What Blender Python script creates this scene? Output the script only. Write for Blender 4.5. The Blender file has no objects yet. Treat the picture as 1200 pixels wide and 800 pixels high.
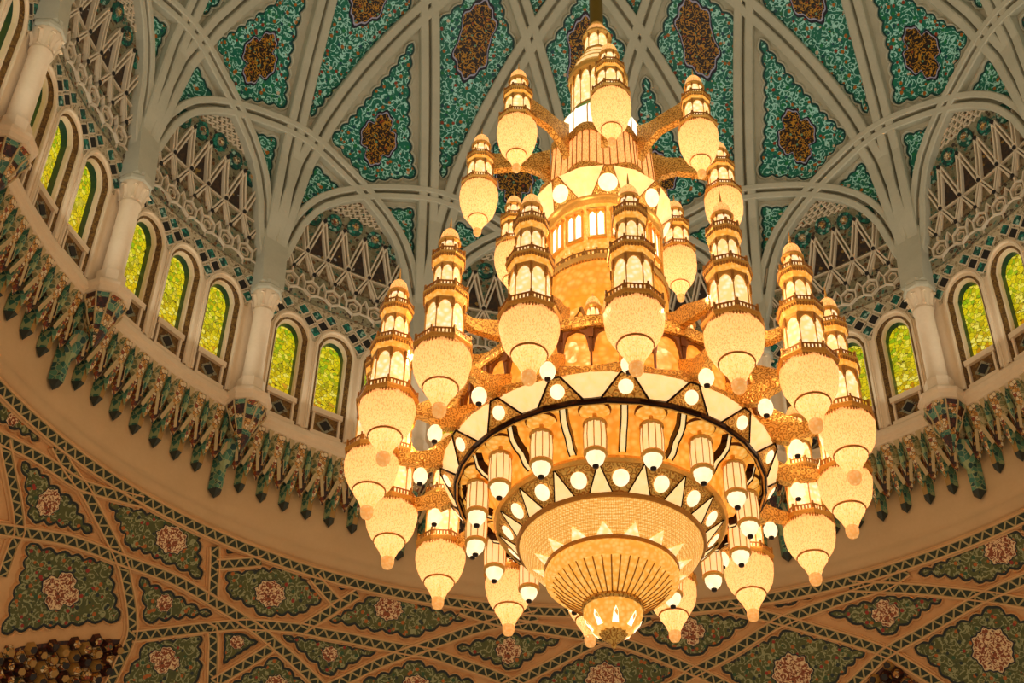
import bpy, math, random
import numpy as np
from mathutils import Vector, Matrix, geometry
random.seed(7)
PI = math.pi
sin, cos, rad = math.sin, math.cos, math.radians
scene = bpy.context.scene
COL = scene.collection

# ------------------------------------------------------------------ camera numbers
CAM = Vector((0.0, -20.0, 1.6))
FPX, PITCH, ROLL, YAW = 1724.83, 0.700648, 0.0254183, -0.08288
def cam_axes():
    f = Vector((sin(YAW)*cos(PITCH), cos(YAW)*cos(PITCH), sin(PITCH)))
    rt = Vector((cos(YAW), -sin(YAW), 0)); up = rt.cross(f)
    return f, rt*cos(ROLL)+up*sin(ROLL), up*cos(ROLL)-rt*sin(ROLL)
CF, CR, CU = cam_axes()
def ray(px, py): return CF + CR*((px-600)/FPX) - CU*((py-400)/FPX)

# ------------------------------------------------------------------ building numbers (metres)
BAY = PI/8                      # sixteen bays round the drum
PHB = rad(-47.36)               # azimuth of the column that serves as u = 0
RD, CZ = 12.25, 28.75           # dome sphere radius and centre height
RC0, ZC0, KC = 13.16, 20.62, 0.6   # lower flared vault: r = RC0 + (ZC0-z)*KC
CHP = rad(6.2)                  # rotation of the chandelier
def az(u): return PHB + u*BAY
def dpt(u, r, z): return Vector((r*sin(az(u)), r*cos(az(u)), z))
def sph(u, z, off=0.0):
    """a point of the dome, off metres inside its surface"""
    R = RD-off
    r = R if z < CZ else math.sqrt(max(R*R-(z-CZ)**2, 0))
    return dpt(u, r, z)

# ------------------------------------------------------------------ materials
def S(r, g, b):
    f = lambda c: c/12.92 if c <= .04045 else ((c+.055)/1.055)**2.4
    return (f(r/255), f(g/255), f(b/255), 1)
class NT:
    def __init__(s, name):
        s.m = bpy.data.materials.new(name); s.m.use_nodes = True
        s.t = s.m.node_tree; s.p = s.t.nodes['Principled BSDF']
    def n(s, kind, **kw):
        nd = s.t.nodes.new(kind)
        for k, v in kw.items():
            if k.startswith('i_'): nd.inputs[k[2:].replace('_', ' ')].default_value = v
            else: setattr(nd, k, v)
        return nd
    def l(s, a, b): s.t.links.new(a, b)
    def math(s, op, a, b=None, c=None):
        nd = s.n('ShaderNodeMath', operation=op)
        for i, v in enumerate((a, b, c)):
            if v is None: continue
            if isinstance(v, (int, float)): nd.inputs[i].default_value = v
            else: s.l(v, nd.inputs[i])
        return nd.outputs[0]
    def mix(s, fac, a, b):
        nd = s.n('ShaderNodeMix', data_type='RGBA')
        for i, v in ((0, fac), (6, a), (7, b)):
            if isinstance(v, (int, float, tuple)): nd.inputs[i].default_value = v
            else: s.l(v, nd.inputs[i])
        return nd.outputs[2]
    def coords(s, scale=1.0, distort=0.0, dscale=2.0, kind='Object'):
        tc = s.n('ShaderNodeTexCoord'); v = tc.outputs[kind]
        if distort:
            no = s.n('ShaderNodeTexNoise', i_Scale=dscale, i_Detail=1.0); s.l(v, no.inputs['Vector'])
            sub = s.n('ShaderNodeVectorMath', operation='MULTIPLY_ADD')
            s.l(no.outputs['Color'], sub.inputs[0]); sub.inputs[1].default_value = (distort,)*3
            s.l(v, sub.inputs[2]); v = sub.outputs[0]
        return v
    def vor(s, v, scale, feature='F1', rnd=1.0):
        nd = s.n('ShaderNodeTexVoronoi', feature=feature); nd.inputs['Scale'].default_value = scale
        nd.inputs['Randomness'].default_value = rnd; s.l(v, nd.inputs['Vector']); return nd
    def noise(s, v, scale, detail=2.0):
        nd = s.n('ShaderNodeTexNoise', i_Scale=scale, i_Detail=detail); s.l(v, nd.inputs['Vector']); return nd.outputs[0]
    def ramp(s, fac, stops, mode='LINEAR'):
        nd = s.n('ShaderNodeValToRGB'); cr = nd.color_ramp; cr.interpolation = mode
        while len(cr.elements) < len(stops): cr.elements.new(.5)
        for e, (p, c) in zip(cr.elements, stops): e.position = p; e.color = c
        if not isinstance(fac, (int, float)): s.l(fac, nd.inputs[0])
        return nd.outputs[0]
    def set(s, base=None, rough=None, metal=None, em=None, es=None):
        p = s.p
        for k, v in (('Base Color', base), ('Roughness', rough), ('Metallic', metal), ('Emission Color', em), ('Emission Strength', es)):
            if v is None: continue
            if isinstance(v, (int, float, tuple)): p.inputs[k].default_value = v
            else: s.l(v, p.inputs[k])
        return s.m
    def bump(s, h, strength=.3, dist=.02):
        b = s.n('ShaderNodeBump', i_Strength=strength, i_Distance=dist); s.l(h, b.inputs['Height']); s.l(b.outputs[0], s.p.inputs['Normal'])

M = {}
def stone(name, a, b, rough=.75):
    t = NT(name); v = t.coords(); n1 = t.noise(v, 1.3, 4.0); n2 = t.noise(v, 14.0, 2.0)
    f = t.math('ADD', t.math('MULTIPLY', n1, .7), t.math('MULTIPLY', n2, .3))
    c = t.ramp(f, [(.3, a), (.7, b)]); t.bump(n2, .12, .02)
    M[name] = t.set(c, rough)
stone('dome_stone', S(186, 182, 160), S(202, 197, 175))
stone('drum_stone', S(224, 200, 166), S(236, 214, 182))
stone('vault_stone', S(208, 162, 110), S(222, 178, 126))
stone('ledge_plaster', S(200, 168, 124), S(210, 178, 134))
def plain(name, c, rough=.5, metal=0., es=0.):
    t = NT(name); n = t.noise(t.coords(), 9.0, 2.0)
    dk = tuple(x*.8 for x in c[:3])+(1,)
    cc = t.mix(n, dk, c)
    M[name] = t.set(cc, rough, metal, cc if es else None, es if es else None)

def arabesque(name, g1, g2, line, dots, sc=1.0, edge=.05):
    t = NT(name); v = t.coords(distort=.16, dscale=3.0*sc); v0 = t.coords()
    base = t.mix(t.noise(v0, 5*sc, 1.0), g1, g2)
    a = t.vor(v, 2.6*sc).outputs['Distance']                       # spiral scrolls: rings about cell centres
    rings = t.math('ABSOLUTE', t.math('SUBTRACT', t.math('FRACT', t.math('MULTIPLY', a, 3.4)), .5))
    rl = t.math('LESS_THAN', rings, .10)
    br = t.math('GREATER_THAN', t.noise(v0, 7*sc, 1.0), .43)
    rl = t.math('MULTIPLY', rl, br)
    c = t.mix(rl, base, line)
    a2 = t.vor(v, 5.2*sc).outputs['Distance']
    r2 = t.math('ABSOLUTE', t.math('SUBTRACT', a2, .40))
    k2 = t.math('MULTIPLY', t.math('LESS_THAN', r2, .055+edge*.5), t.math('GREATER_THAN', t.noise(v, 9*sc, 1.0), .46))
    c = t.mix(k2, c, line)
    a3 = t.vor(v0, 9.5*sc); k3 = t.math('LESS_THAN', a3.outputs['Distance'], .22)
    c = t.mix(t.math('MULTIPLY', k3, .8), c, t.mix(.5, line, g2))
    d = t.vor(v0, 5.6*sc)
    dc = t.ramp(d.outputs['Color'], dots, 'CONSTANT')
    c = t.mix(t.math('LESS_THAN', d.outputs['Distance'], .3), c, dc)
    M[name] = t.set(c, .4)
arabesque('turquoise_tile', S(6, 98, 90), S(12, 126, 92), S(172, 230, 220),
          [(0, S(176, 104, 24)), (.4, S(150, 60, 30)), (.5, S(18, 130, 70)), (.62, S(214, 190, 160)), (.68, S(10, 78, 90))])
arabesque('olive_tile', S(52, 68, 34), S(96, 98, 40), S(150, 154, 110),
          [(0, S(176, 96, 28)), (.4, S(150, 40, 26)), (.52, S(40, 84, 50)), (.66, S(20, 44, 44))], 1.15)
arabesque('gold_scroll', S(18, 10, 10), S(40, 20, 12), S(196, 140, 36),
          [(0, S(190, 124, 30)), (.3, S(30, 18, 16)), (.6, S(150, 66, 20)), (.75, S(104, 150, 120))], 1.5, .05)
arabesque('cream_scroll', S(120, 56, 28), S(150, 74, 36), S(232, 204, 160),
          [(0, S(228, 196, 150)), (.45, S(128, 36, 22)), (.55, S(222, 190, 140)), (.75, S(90, 50, 26))], 1.9, .16)
plain('teal_edge', S(8, 70, 66), .4); plain('navy_edge', S(22, 22, 44), .4); plain('lilac_line', S(178, 176, 206), .5)
plain('night_edge', S(16, 34, 36), .45); plain('cream_line', S(226, 200, 156), .5)
plain('dark_stud', S(30, 22, 22), .5); plain('bar_cream', S(232, 214, 186), .6)
def mosaic(name, cols, scale, edge_c, ew=.05):
    t = NT(name); v = t.coords(); vo = t.vor(v, scale, 'F1', .9); ve = t.vor(v, scale, 'DISTANCE_TO_EDGE', .9)
    c = t.ramp(vo.outputs['Color'], cols, 'CONSTANT')
    c = t.mix(t.math('LESS_THAN', ve.outputs['Distance'], ew), c, edge_c)
    M[name] = t.set(c, .5)
mosaic('lattice_mosaic', [(0, S(132, 126, 96)), (.3, S(74, 58, 42)), (.4, S(146, 142, 116)), (.56, S(60, 110, 92)), (.63, S(124, 118, 88)), (.78, S(120, 76, 36)), (.86, S(64, 54, 48))], 11.0, S(150, 144, 118))
mosaic('lattice_dark', [(0, S(52, 38, 30)), (.5, S(74, 52, 34)), (.7, S(40, 34, 34)), (.84, S(150, 120, 60)), (.9, S(170, 170, 170))], 13.0, S(58, 42, 32), .03)
mosaic('lattice_brown', [(0, S(120, 100, 70)), (.4, S(96, 66, 40)), (.6, S(136, 122, 94)), (.8, S(80, 74, 58))], 10.0, S(130, 116, 88), .03)
mosaic('spandrel_mosaic', [(0, S(176, 160, 128)), (.35, S(150, 130, 98)), (.5, S(196, 180, 148)), (.66, S(110, 90, 62)), (.76, S(160, 144, 112)), (.9, S(70, 104, 88))], 12.0, S(206, 190, 158), .05)
mosaic('teal_mosaic', [(0, S(12, 90, 74)), (.4, S(30, 130, 110)), (.6, S(10, 60, 60)), (.75, S(150, 186, 170))], 11.0, S(8, 54, 50))
mosaic('niche_gold', [(0, S(190, 132, 56)), (.3, S(214, 172, 104)), (.45, S(146, 66, 32)), (.55, S(226, 204, 162)), (.76, S(84, 92, 66)), (.85, S(200, 140, 54))], 13.0, S(70, 44, 20))
mosaic('niche_maroon', [(0, S(60, 24, 20)), (.4, S(88, 38, 24)), (.6, S(38, 20, 20)), (.78, S(180, 130, 60))], 14.0, S(36, 18, 16))
mosaic('niche_teal', [(0, S(48, 104, 88)), (.35, S(84, 136, 108)), (.55, S(30, 74, 72)), (.68, S(150, 164, 116)), (.82, S(56, 116, 98))], 8.0, S(156, 166, 120), .04)
mosaic('niche_olive', [(0, S(130, 124, 76)), (.35, S(168, 150, 98)), (.55, S(86, 104, 72)), (.7, S(190, 170, 124)), (.85, S(110, 76, 44))], 10.0, S(196, 180, 130), .04)
mosaic('bronze_band', [(0, S(112, 78, 30)), (.4, S(132, 96, 40)), (.7, S(92, 60, 22))], 16.0, S(74, 50, 18), .04)
plain('niche_cream', S(200, 176, 128), .6); plain('tip_dark', S(44, 52, 44), .5); plain('tip_gold', S(176, 136, 70), .5)
plain('reveal_teal', S(6, 62, 62), .35)
plain('back_dark', S(84, 72, 46), .8)

# stained glass, lit from behind by daylight
t = NT('stained_glass'); v = t.coords(distort=.06, dscale=8.0)
vo = t.vor(v, 9.0); ve = t.vor(v, 9.0, 'DISTANCE_TO_EDGE'); vs = t.vor(v, 26.0)
sep = t.n('ShaderNodeSeparateXYZ'); t.l(t.coords(), sep.inputs[0])
c1 = t.ramp(vo.outputs['Color'], [(0, S(208, 208, 22)), (.3, S(232, 206, 20)), (.5, S(150, 182, 20)), (.62, S(246, 226, 70)), (.75, S(196, 176, 10))], 'CONSTANT')
c2 = t.ramp(vo.outputs['Color'], [(0, S(226, 180, 14)), (.35, S(240, 206, 30)), (.52, S(206, 120, 6)), (.64, S(250, 232, 110)), (.8, S(190, 150, 8))], 'CONSTANT')
g = t.n('ShaderNodeMapRange'); t.l(sep.outputs[2], g.inputs[0]); g.inputs[1].default_value = .2; g.inputs[2].default_value = 1.7
c = t.mix(g.outputs[0], c2, c1)
c = t.mix(t.math('MULTIPLY', t.math('LESS_THAN', vs.outputs['Distance'], .3), .45), c, S(96, 110, 6))
c = t.mix(t.math('LESS_THAN', ve.outputs['Distance'], .035), c, S(84, 76, 10))
M['stained_glass'] = t.set(S(60, 60, 10), .3, 0., c, .88)

# lit glass of the chandelier, its honey tone also glowing on metal corbels
def lit(name, a, b, scale, es, kind='vor', lines=None):
    t = NT(name); v = t.coords()
    if kind == 'vor':
        f = t.vor(v, scale).outputs['Distance']; f = t.math('MULTIPLY', f, 1.3)
    else:
        f = t.noise(v, scale, 3.0)
    c = t.ramp(f, [(.15, a), (.85, b)])
    t.bump(f, .4, .02)
    M[name] = t.set(b, .25, 0., c, es)
def lit_through(name, a, b, scale, es, tc):
    lit(name, a, b, scale, es); m = M[name]; nt = m.node_tree; p = nt.nodes['Principled BSDF']; out = nt.nodes['Material Output']
    tr = nt.nodes.new('ShaderNodeBsdfTranslucent'); tr.inputs[0].default_value = tc
    tcn = nt.nodes.new('ShaderNodeTexCoord'); mp = nt.nodes.new('ShaderNodeMapping'); mp.inputs['Scale'].default_value = (1, 1, .22)
    no = nt.nodes.new('ShaderNodeTexNoise'); no.inputs['Scale'].default_value = 80; no.inputs['Detail'].default_value = 3
    cr = nt.nodes.new('ShaderNodeValToRGB'); cr.color_ramp.elements[0].position = .36; cr.color_ramp.elements[1].position = .64
    cr.color_ramp.elements[0].color = (tc[0]*.7, tc[1]*.58, tc[2]*.42, 1); cr.color_ramp.elements[1].color = tuple(min(1, c*1.3) for c in tc[:3])+(1,)
    nt.links.new(tcn.outputs['Object'], mp.inputs['Vector']); nt.links.new(mp.outputs[0], no.inputs['Vector']); nt.links.new(no.outputs[0], cr.inputs[0]); nt.links.new(cr.outputs[0], tr.inputs[0])
    ad = nt.nodes.new('ShaderNodeAddShader'); nt.links.new(p.outputs[0], ad.inputs[0]); nt.links.new(tr.outputs[0], ad.inputs[1]); nt.links.new(ad.outputs[0], out.inputs[0])
    p.inputs['Base Color'].default_value = (.25, .16, .07, 1)
lit_through('crystal', S(255, 222, 158), S(226, 156, 72), 48.0, .46, (.75, .65, .49, 1))
lit_through('lens_glass', S(255, 226, 166), S(228, 160, 80), 30.0, .58, (.75, .65, .49, 1))
lit('nub_glass', S(240, 190, 120), S(226, 156, 78), 20.0, .74)
lit('window_glass', S(255, 246, 214), S(250, 210, 132), 12.0, .95)
lit('white_glass', S(255, 254, 246), S(255, 244, 214), 8.0, 1.25)
lit('amber_glass', S(250, 196, 90), S(230, 148, 44), 9.0, .72)
lit('honey_glow', S(252, 206, 112), S(236, 164, 60), 14.0, .78)
lit('pearl_globe', S(255, 248, 226), S(252, 226, 168), 6.0, 1.0, 'noise')
lit('cream_panel', S(255, 232, 176), S(250, 204, 122), 10.0, .78, 'noise')
t = NT('beaded_glass'); v = t.coords(); f = t.vor(v, 30.0, 'F1', .25).outputs['Distance']
c = t.ramp(f, [(.1, S(255, 232, 160)), (.4, S(240, 180, 84)), (.7, S(198, 122, 36))]); t.bump(f, .6, .03)
M['beaded_glass'] = t.set(S(240, 190, 110), .25, 0., c, .8)
t = NT('gilt'); v = t.coords(); n = t.noise(v, 40.0, 3.0)
c = t.mix(n, S(222, 158, 62), S(250, 204, 112)); t.bump(n, .25, .01)
M['gilt'] = t.set(c, .36, .55)
t = NT('gilt_filigree'); v = t.coords(); f = t.vor(v, 11.0, 'F1').outputs['Distance']
r = t.math('ABSOLUTE', t.math('SUBTRACT', t.math('FRACT', t.math('MULTIPLY', f, 2.6)), .5))
c = t.ramp(r, [(.05, S(180, 116, 38)), (.3, S(252, 206, 112))]); t.bump(r, .8, .02)
M['gilt_filigree'] = t.set(c, .38, .6)
plain('gilt_dark', S(196, 136, 56), .4, .45)
plain('gilt_brown', S(132, 78, 30), .45, .3)
plain('ring_bronze', S(44, 20, 8), .16, .7)
plain('pole_brass', S(120, 96, 14), .4, .4)
plain('green_glass', S(96, 140, 60), .3, 0., .5)
plain('black_cap', S(40, 22, 10), .4, .3)
# zigzag trim band of the lower vault
t = NT('zigzag_band'); v = t.coords(kind='UV')
sp = t.n('ShaderNodeSeparateXYZ'); t.l(v, sp.inputs[0])
tri = t.math('PINGPONG', sp.outputs[0], 1.0)
d = t.math('ABSOLUTE', t.math('SUBTRACT', tri, sp.outputs[1]))
ln = t.math('LESS_THAN', d, .17)
ed = t.math('GREATER_THAN', t.math('ABSOLUTE', t.math('SUBTRACT', sp.outputs[1], .5)), .42)
c = t.mix(t.math('MAXIMUM', ln, ed), S(30, 44, 28), S(176, 158, 106))
M['zigzag_band'] = t.set(c, .5)

# ------------------------------------------------------------------ mesh helpers
class MB:
    """collects shapes, then links them as one mesh object"""
    def __init__(s): s.v = []; s.f = []; s.m = []; s.sm = []; s.uv = {}
    def add(s, vs, fs, mi=0, smooth=False, uvs=None):
        o = len(s.v); s.v += [tuple(p) for p in vs]
        for i, f in enumerate(fs):
            if uvs is not None: s.uv[len(s.f)] = [uvs[k] for k in f]
            s.f.append(tuple(o+k for k in f)); s.m.append(mi); s.sm.append(smooth)
    def revolve(s, prof, n, mi=0, smooth=False, phase=0., c=(0, 0, 0), a0=0., a1=2*PI, rf=None):
        full = abs(a1-a0-2*PI) < 1e-6; k = n if full else n+1
        vs = []
        for i in range(k):
            a = a0+phase+(a1-a0)*i/n
            for r, z in prof:
                q = r*(rf(a, z) if rf else 1)
                vs.append((c[0]+q*sin(a), c[1]-q*cos(a), c[2]+z))
        m = len(prof); fs = []
        for i in range(n):
            j = (i+1) % k
            for t in range(m-1): fs.append((i*m+t, j*m+t, j*m+t+1, i*m+t+1))
        s.add(vs, fs, mi, smooth)
    def box(s, c, sx, sy, sz, mi=0, X=None, Y=None, Z=None):
        X = X or Vector((1, 0, 0)); Y = Y or Vector((0, 1, 0)); Z = Z or Vector((0, 0, 1)); c = Vector(c)
        vs = [c+X*(a*sx/2)+Y*(b*sy/2)+Z*(d*sz/2) for a in (-1, 1) for b in (-1, 1) for d in (-1, 1)]
        s.add(vs, [(0, 1, 3, 2), (4, 6, 7, 5), (0, 4, 5, 1), (2, 3, 7, 6), (0, 2, 6, 4), (1, 5, 7, 3)], mi)
    def sweep(s, path, frames, sec, mi=0, closed=True, caps=True, smooth=False):
        """sec: list of (b, n) ; frames: list of (B, N)"""
        m = len(sec); vs = []
        for p, (B, N) in zip(path, frames): vs += [p+B*b+N*n for b, n in sec]
        fs = []
        for i in range(len(path)-1):
            for t in range(m if closed else m-1):
                u = (t+1) % m; fs.append((i*m+t, i*m+u, (i+1)*m+u, (i+1)*m+t))
        if caps and closed:
            fs.append(tuple(range(m))[::-1]); k = (len(path)-1)*m; fs.append(tuple(range(k, k+m)))
        s.add(vs, fs, mi, smooth)
    def tube(s, pts, r, n=8, mi=0, smooth=True):
        pts = [Vector(p) for p in pts]; fr = []
        for i in range(len(pts)):
            T = (pts[min(i+1, len(pts)-1)]-pts[max(i-1, 0)]).normalized()
            A = Vector((0, 0, 1)) if abs(T.z) < .9 else Vector((1, 0, 0))
            B = T.cross(A).normalized(); fr.append((B, B.cross(T)))
        s.sweep(pts, fr, [(r*cos(2*PI*k/n), r*sin(2*PI*k/n)) for k in range(n)], mi, smooth=smooth)
    def prism(s, outline, thick, fn, mi=0, mi_side=None):
        """outline of (x, z) points, extruded in y from 0 to thick; fn maps (x, y, z) to space"""
        n = len(outline)
        vs = [fn(x, 0, z) for x, z in outline]+[fn(x, thick, z) for x, z in outline]
        s.add(vs, [tuple(range(n))[::-1], tuple(range(n, 2*n))], mi)
        s.add(vs, [(i, (i+1) % n, n+(i+1) % n, n+i) for i in range(n)], mi if mi_side is None else mi_side)
    def weld(s):
        key = {}; nv = []; mp = {}
        for f in s.f:
            for i in f:
                if i in mp: continue
                k = tuple(round(c*2e4) for c in s.v[i])
                if k not in key: key[k] = len(nv); nv.append(s.v[i])
                mp[i] = key[k]
        F, m, sm = [], [], []
        for f, a, b in zip(s.f, s.m, s.sm):
            g = []
            for i in f:
                if mp[i] not in g: g.append(mp[i])
            if len(g) > 2: F.append(tuple(g)); m.append(a); sm.append(b)
        s.v, s.f, s.m, s.sm = nv, F, m, sm
    def build(s, name, mats, parent=None, loc=None, recalc=True):
        me = bpy.data.meshes.new(name)
        o0 = Vector(loc) if loc is not None else Vector((0, 0, 0))
        if not s.uv: s.weld()
        me.from_pydata([tuple(Vector(p)-o0) for p in s.v], [], s.f)
        for mm in (mats if isinstance(mats, (list, tuple)) else [mats]): me.materials.append(M[mm])
        me.polygons.foreach_set('material_index', s.m); me.polygons.foreach_set('use_smooth', s.sm)
        if s.uv:
            ul = me.uv_layers.new(name='UVMap')
            for fi, us in s.uv.items():
                for li, q in zip(me.polygons[fi].loop_indices, us): ul.data[li].uv = q
        me.update()
        ob = bpy.data.objects.new(name, me); COL.objects.link(ob); ob.location = o0
        if parent is not None:
            ob.parent = parent
            ob.location = o0-parent.location if loc is not None else Vector((0, 0, 0))
        return ob
def tag(o, label=None, cat=None, group=None, kind=None):
    if label: o['label'] = label
    if cat: o['category'] = cat
    if group: o['group'] = group
    if kind: o['kind'] = kind
    return o
def empty(name, loc=(0, 0, 0), rz=0.):
    o = bpy.data.objects.new(name, None); COL.objects.link(o); o.location = loc; o.rotation_euler = (0, 0, rz); o.empty_display_size = .2
    return o
TRIM = [0]
def trim(mb, mats):
    TRIM[0] += 1
    return tag(mb.build('trim_%d' % TRIM[0], mats), kind='structure')
def inpoly(p, poly):
    x, y = p; r = False; n = len(poly)
    for i in range(n):
        x1, y1 = poly[i]; x2, y2 = poly[i-1]
        if (y1 > y) != (y2 > y) and x < (x2-x1)*(y-y1)/(y2-y1)+x1: r = not r
    return r
def fill2d(outer, holes=(), step=.25):
    """triangulates a flat outline (with holes) on a grid fine enough to be bent"""
    loops = [outer]+list(holes); vs = []; es = []
    for L in loops:
        o = len(vs); vs += [Vector(p) for p in L]; es += [(o+i, o+(i+1) % len(L)) for i in range(len(L))]
    x0, x1 = min(p[0] for p in outer), max(p[0] for p in outer); y0, y1 = min(p[1] for p in outer), max(p[1] for p in outer)
    nx, ny = max(2, int((x1-x0)/step)), max(2, int((y1-y0)/step))
    for i in range(1, nx):
        for j in range(1, ny):
            q = (x0+(x1-x0)*i/nx, y0+(y1-y0)*j/ny)
            if inpoly(q, outer) and not any(inpoly(q, h) for h in holes): vs.append(Vector(q))
    rv, re, rf, *_ = geometry.delaunay_2d_cdt(vs, es, [], 0, 1e-5)
    out = []
    for f in rf:
        cx = sum(rv[k].x for k in f)/len(f); cy = sum(rv[k].y for k in f)/len(f)
        if inpoly((cx, cy), outer) and not any(inpoly((cx, cy), h) for h in holes): out.append(tuple(f))
    return [(p.x, p.y) for p in rv], out
def resample(poly, step):
    out = []
    for i in range(len(poly)):
        a, b = Vector(poly[i]), Vector(poly[(i+1) % len(poly)]); n = max(1, int((b-a).length/step))
        out += [tuple(a.lerp(b, k/n)) for k in range(n)]
    return out
def area2(p): return sum(p[i-1][0]*p[i][1]-p[i][0]*p[i-1][1] for i in range(len(p)))/2
def scalloped(corners, lobe, amp):
    """cloud-edged outline through the corners (counter-clockwise), lobes bulging outwards"""
    if area2(corners) < 0: corners = corners[::-1]
    out = []
    for i in range(len(corners)):
        a, b = Vector(corners[i]), Vector(corners[(i+1) % len(corners)]); d = b-a; L = d.length
        nrm = Vector((d.y, -d.x)).normalized(); n = max(1, round(L/lobe))
        for k in range(n):
            for q in (0, .25, .5, .75):
                t = (k+q)/n
                sag = -amp*.6*sin(PI*t)*(1 if L > 2*lobe else .3)
                out.append(tuple(a+d*t+nrm*(sag+amp*1.25*sin(PI*q))))
    return out
def offset2d(poly, d):
    n = len(poly); out = []
    for i in range(n):
        a, b, c = Vector(poly[i-1]), Vector(poly[i]), Vector(poly[(i+1) % n])
        t1, t2 = (b-a), (c-b)
        t = (t1.normalized()+t2.normalized()) if t1.length > 1e-6 and t2.length > 1e-6 else t1+t2
        if t.length < 1e-6: t = t2
        t.normalize(); out.append((b.x+t.y*d, b.y-t.x*d))     # d > 0 grows a counter-clockwise outline
    return out

# ------------------------------------------------------------------ the dome, the drum, the ledge and the lower vault
mb = MB()
prof = [(RD, 27.6), (RD, CZ)]+[(RD*cos(rad(a)), CZ+RD*sin(rad(a))) for a in range(3, 90, 3)]+[(.02, CZ+RD)]
mb.revolve(prof, 128, 0, True); tag(mb.build('ceiling', 'dome_stone'), kind='structure')

BW = BAY*RD                                  # width of a bay along the wall
WX = [(.222-.5)*BW, 0., (.778-.5)*BW]        # window centres, metres from the middle of the bay
Z_SILL, Z_SPR = 24.72, 26.72
def arch(hw, z0, z1, rise, n=10):
    """window outline: two straight jambs and a softly pointed head"""
    pts = [(-hw, z0), (-hw, z1)]
    for k in range(1, n):
        t = -1+2*k/n; pts.append((hw*t, z1+rise*(1-abs(t)**2.3)**.75))
    return pts+[(hw, z1), (hw, z0)]
def bayfn(u0, off=0.):
    """(x along the wall, y outward, z) -> space for the bay whose left column is u0"""
    def f(x, y, z): return dpt(u0+.5+x/BW, RD-off+y, z)
    return f
outer = resample([(-BW/2, 23.3), (BW/2, 23.3), (BW/2, 28.0), (-BW/2, 28.0)], .4)
holes = [[(x+cx, z) for x, z in arch(.5, 23.9, Z_SPR, .47)] for cx in WX]
wv, wf = fill2d(outer, holes, .4)
mb = MB()
for k in range(16):
    f = bayfn(k); mb.add([f(x, 0, z) for x, z in wv], wf)
tag(mb.build('wall_drum', 'drum_stone'), kind='structure')
mb = MB(); mb.revolve([(13.0, 23.0), (13.0, 28.2)], 64); tag(mb.build('wall_outer', 'back_dark'), kind='structure')
# cornice, backing of the muqarnas, ledge
mb = MB(); mb.revolve([(12.4, 23.78), (12.12, 23.78), (12.08, 23.70), (12.08, 23.58), (12.16, 23.52), (12.16, 23.40), (12.28, 23.32), (12.4, 23.30)], 128)
trim(mb, 'drum_stone')
mb = MB(); mb.revolve([(12.36, 23.34), (12.60, 22.9), (12.80, 22.5), (12.86, 22.2), (12.9, 21.5), (12.95, 21.13), (13.0, 21.06), (12.98, 21.0), (13.05, 20.78), (13.12, 20.7), (13.2, 20.7)], 128, 0, True)
tag(mb.build('wall_ledge', 'ledge_plaster'), kind='structure')
mb = MB(); mb.revolve([(RC0+(ZC0-z)*KC, z) for z in (20.72, 20, 19, 18, 17, 16, 15, 14, 13)], 96, 0, True); tag(mb.build('wall_lower', 'vault_stone'), kind='structure')

# ------------------------------------------------------------------ ribs of the dome
T2 = [(0, 28.2), (.05, 28.8), (.08, 29.4), (.12, 30.25), (.18, 30.9), (.24, 31.33), (.34, 31.78), (.44, 32.1), (.55, 32.38), (.64, 32.56), (.8, 32.8), (.9, 32.9), (1, 32.94)]
def z2(u):
    u = min(u, 2-u)
    return float(np.interp(u, [a for a, b in T2], [b for a, b in T2]))
def rib(u0, du, zf, n, bands, h):
    path = []; us = [du*k/n for k in range(n+1)]
    for u in us: path.append(sph(u0+u, zf(u)))
    fr = []
    for i, p in enumerate(path):
        T = (path[min(i+1, n)]-path[max(i-1, 0)]).normalized()
        c = Vector((0, 0, min(p.z, CZ))) if p.z < CZ else Vector((0, 0, CZ))
        N = (c-p).normalized(); B = T.cross(N).normalized(); fr.append((B, N))
    mb = MB()
    for b0, b1 in bands: mb.sweep(path, fr, [(b0, -.02), (b0, h-.03), (b0+.03, h), (b1-.03, h), (b1, h-.03), (b1, -.02)])
    return trim(mb, 'dome_stone')
def z6(u):
    r = 4.73/cos((3-u)*BAY); return CZ+math.sqrt(max(RD*RD-r*r, 0))
def zdiag(u):
    v = min(u, 6-u)
    if v < .06: return 28.6+(z6(.06)-28.6)*(v/.06)**.8
    return z6(v)
for k in range(16):
    rib(k, 2, z2, 64, [(-.24, -.05), (.05, .24)], .30)
    rib(k, 6, zdiag, 110, [(-.30, -.045), (.045, .30)], .26)

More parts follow.
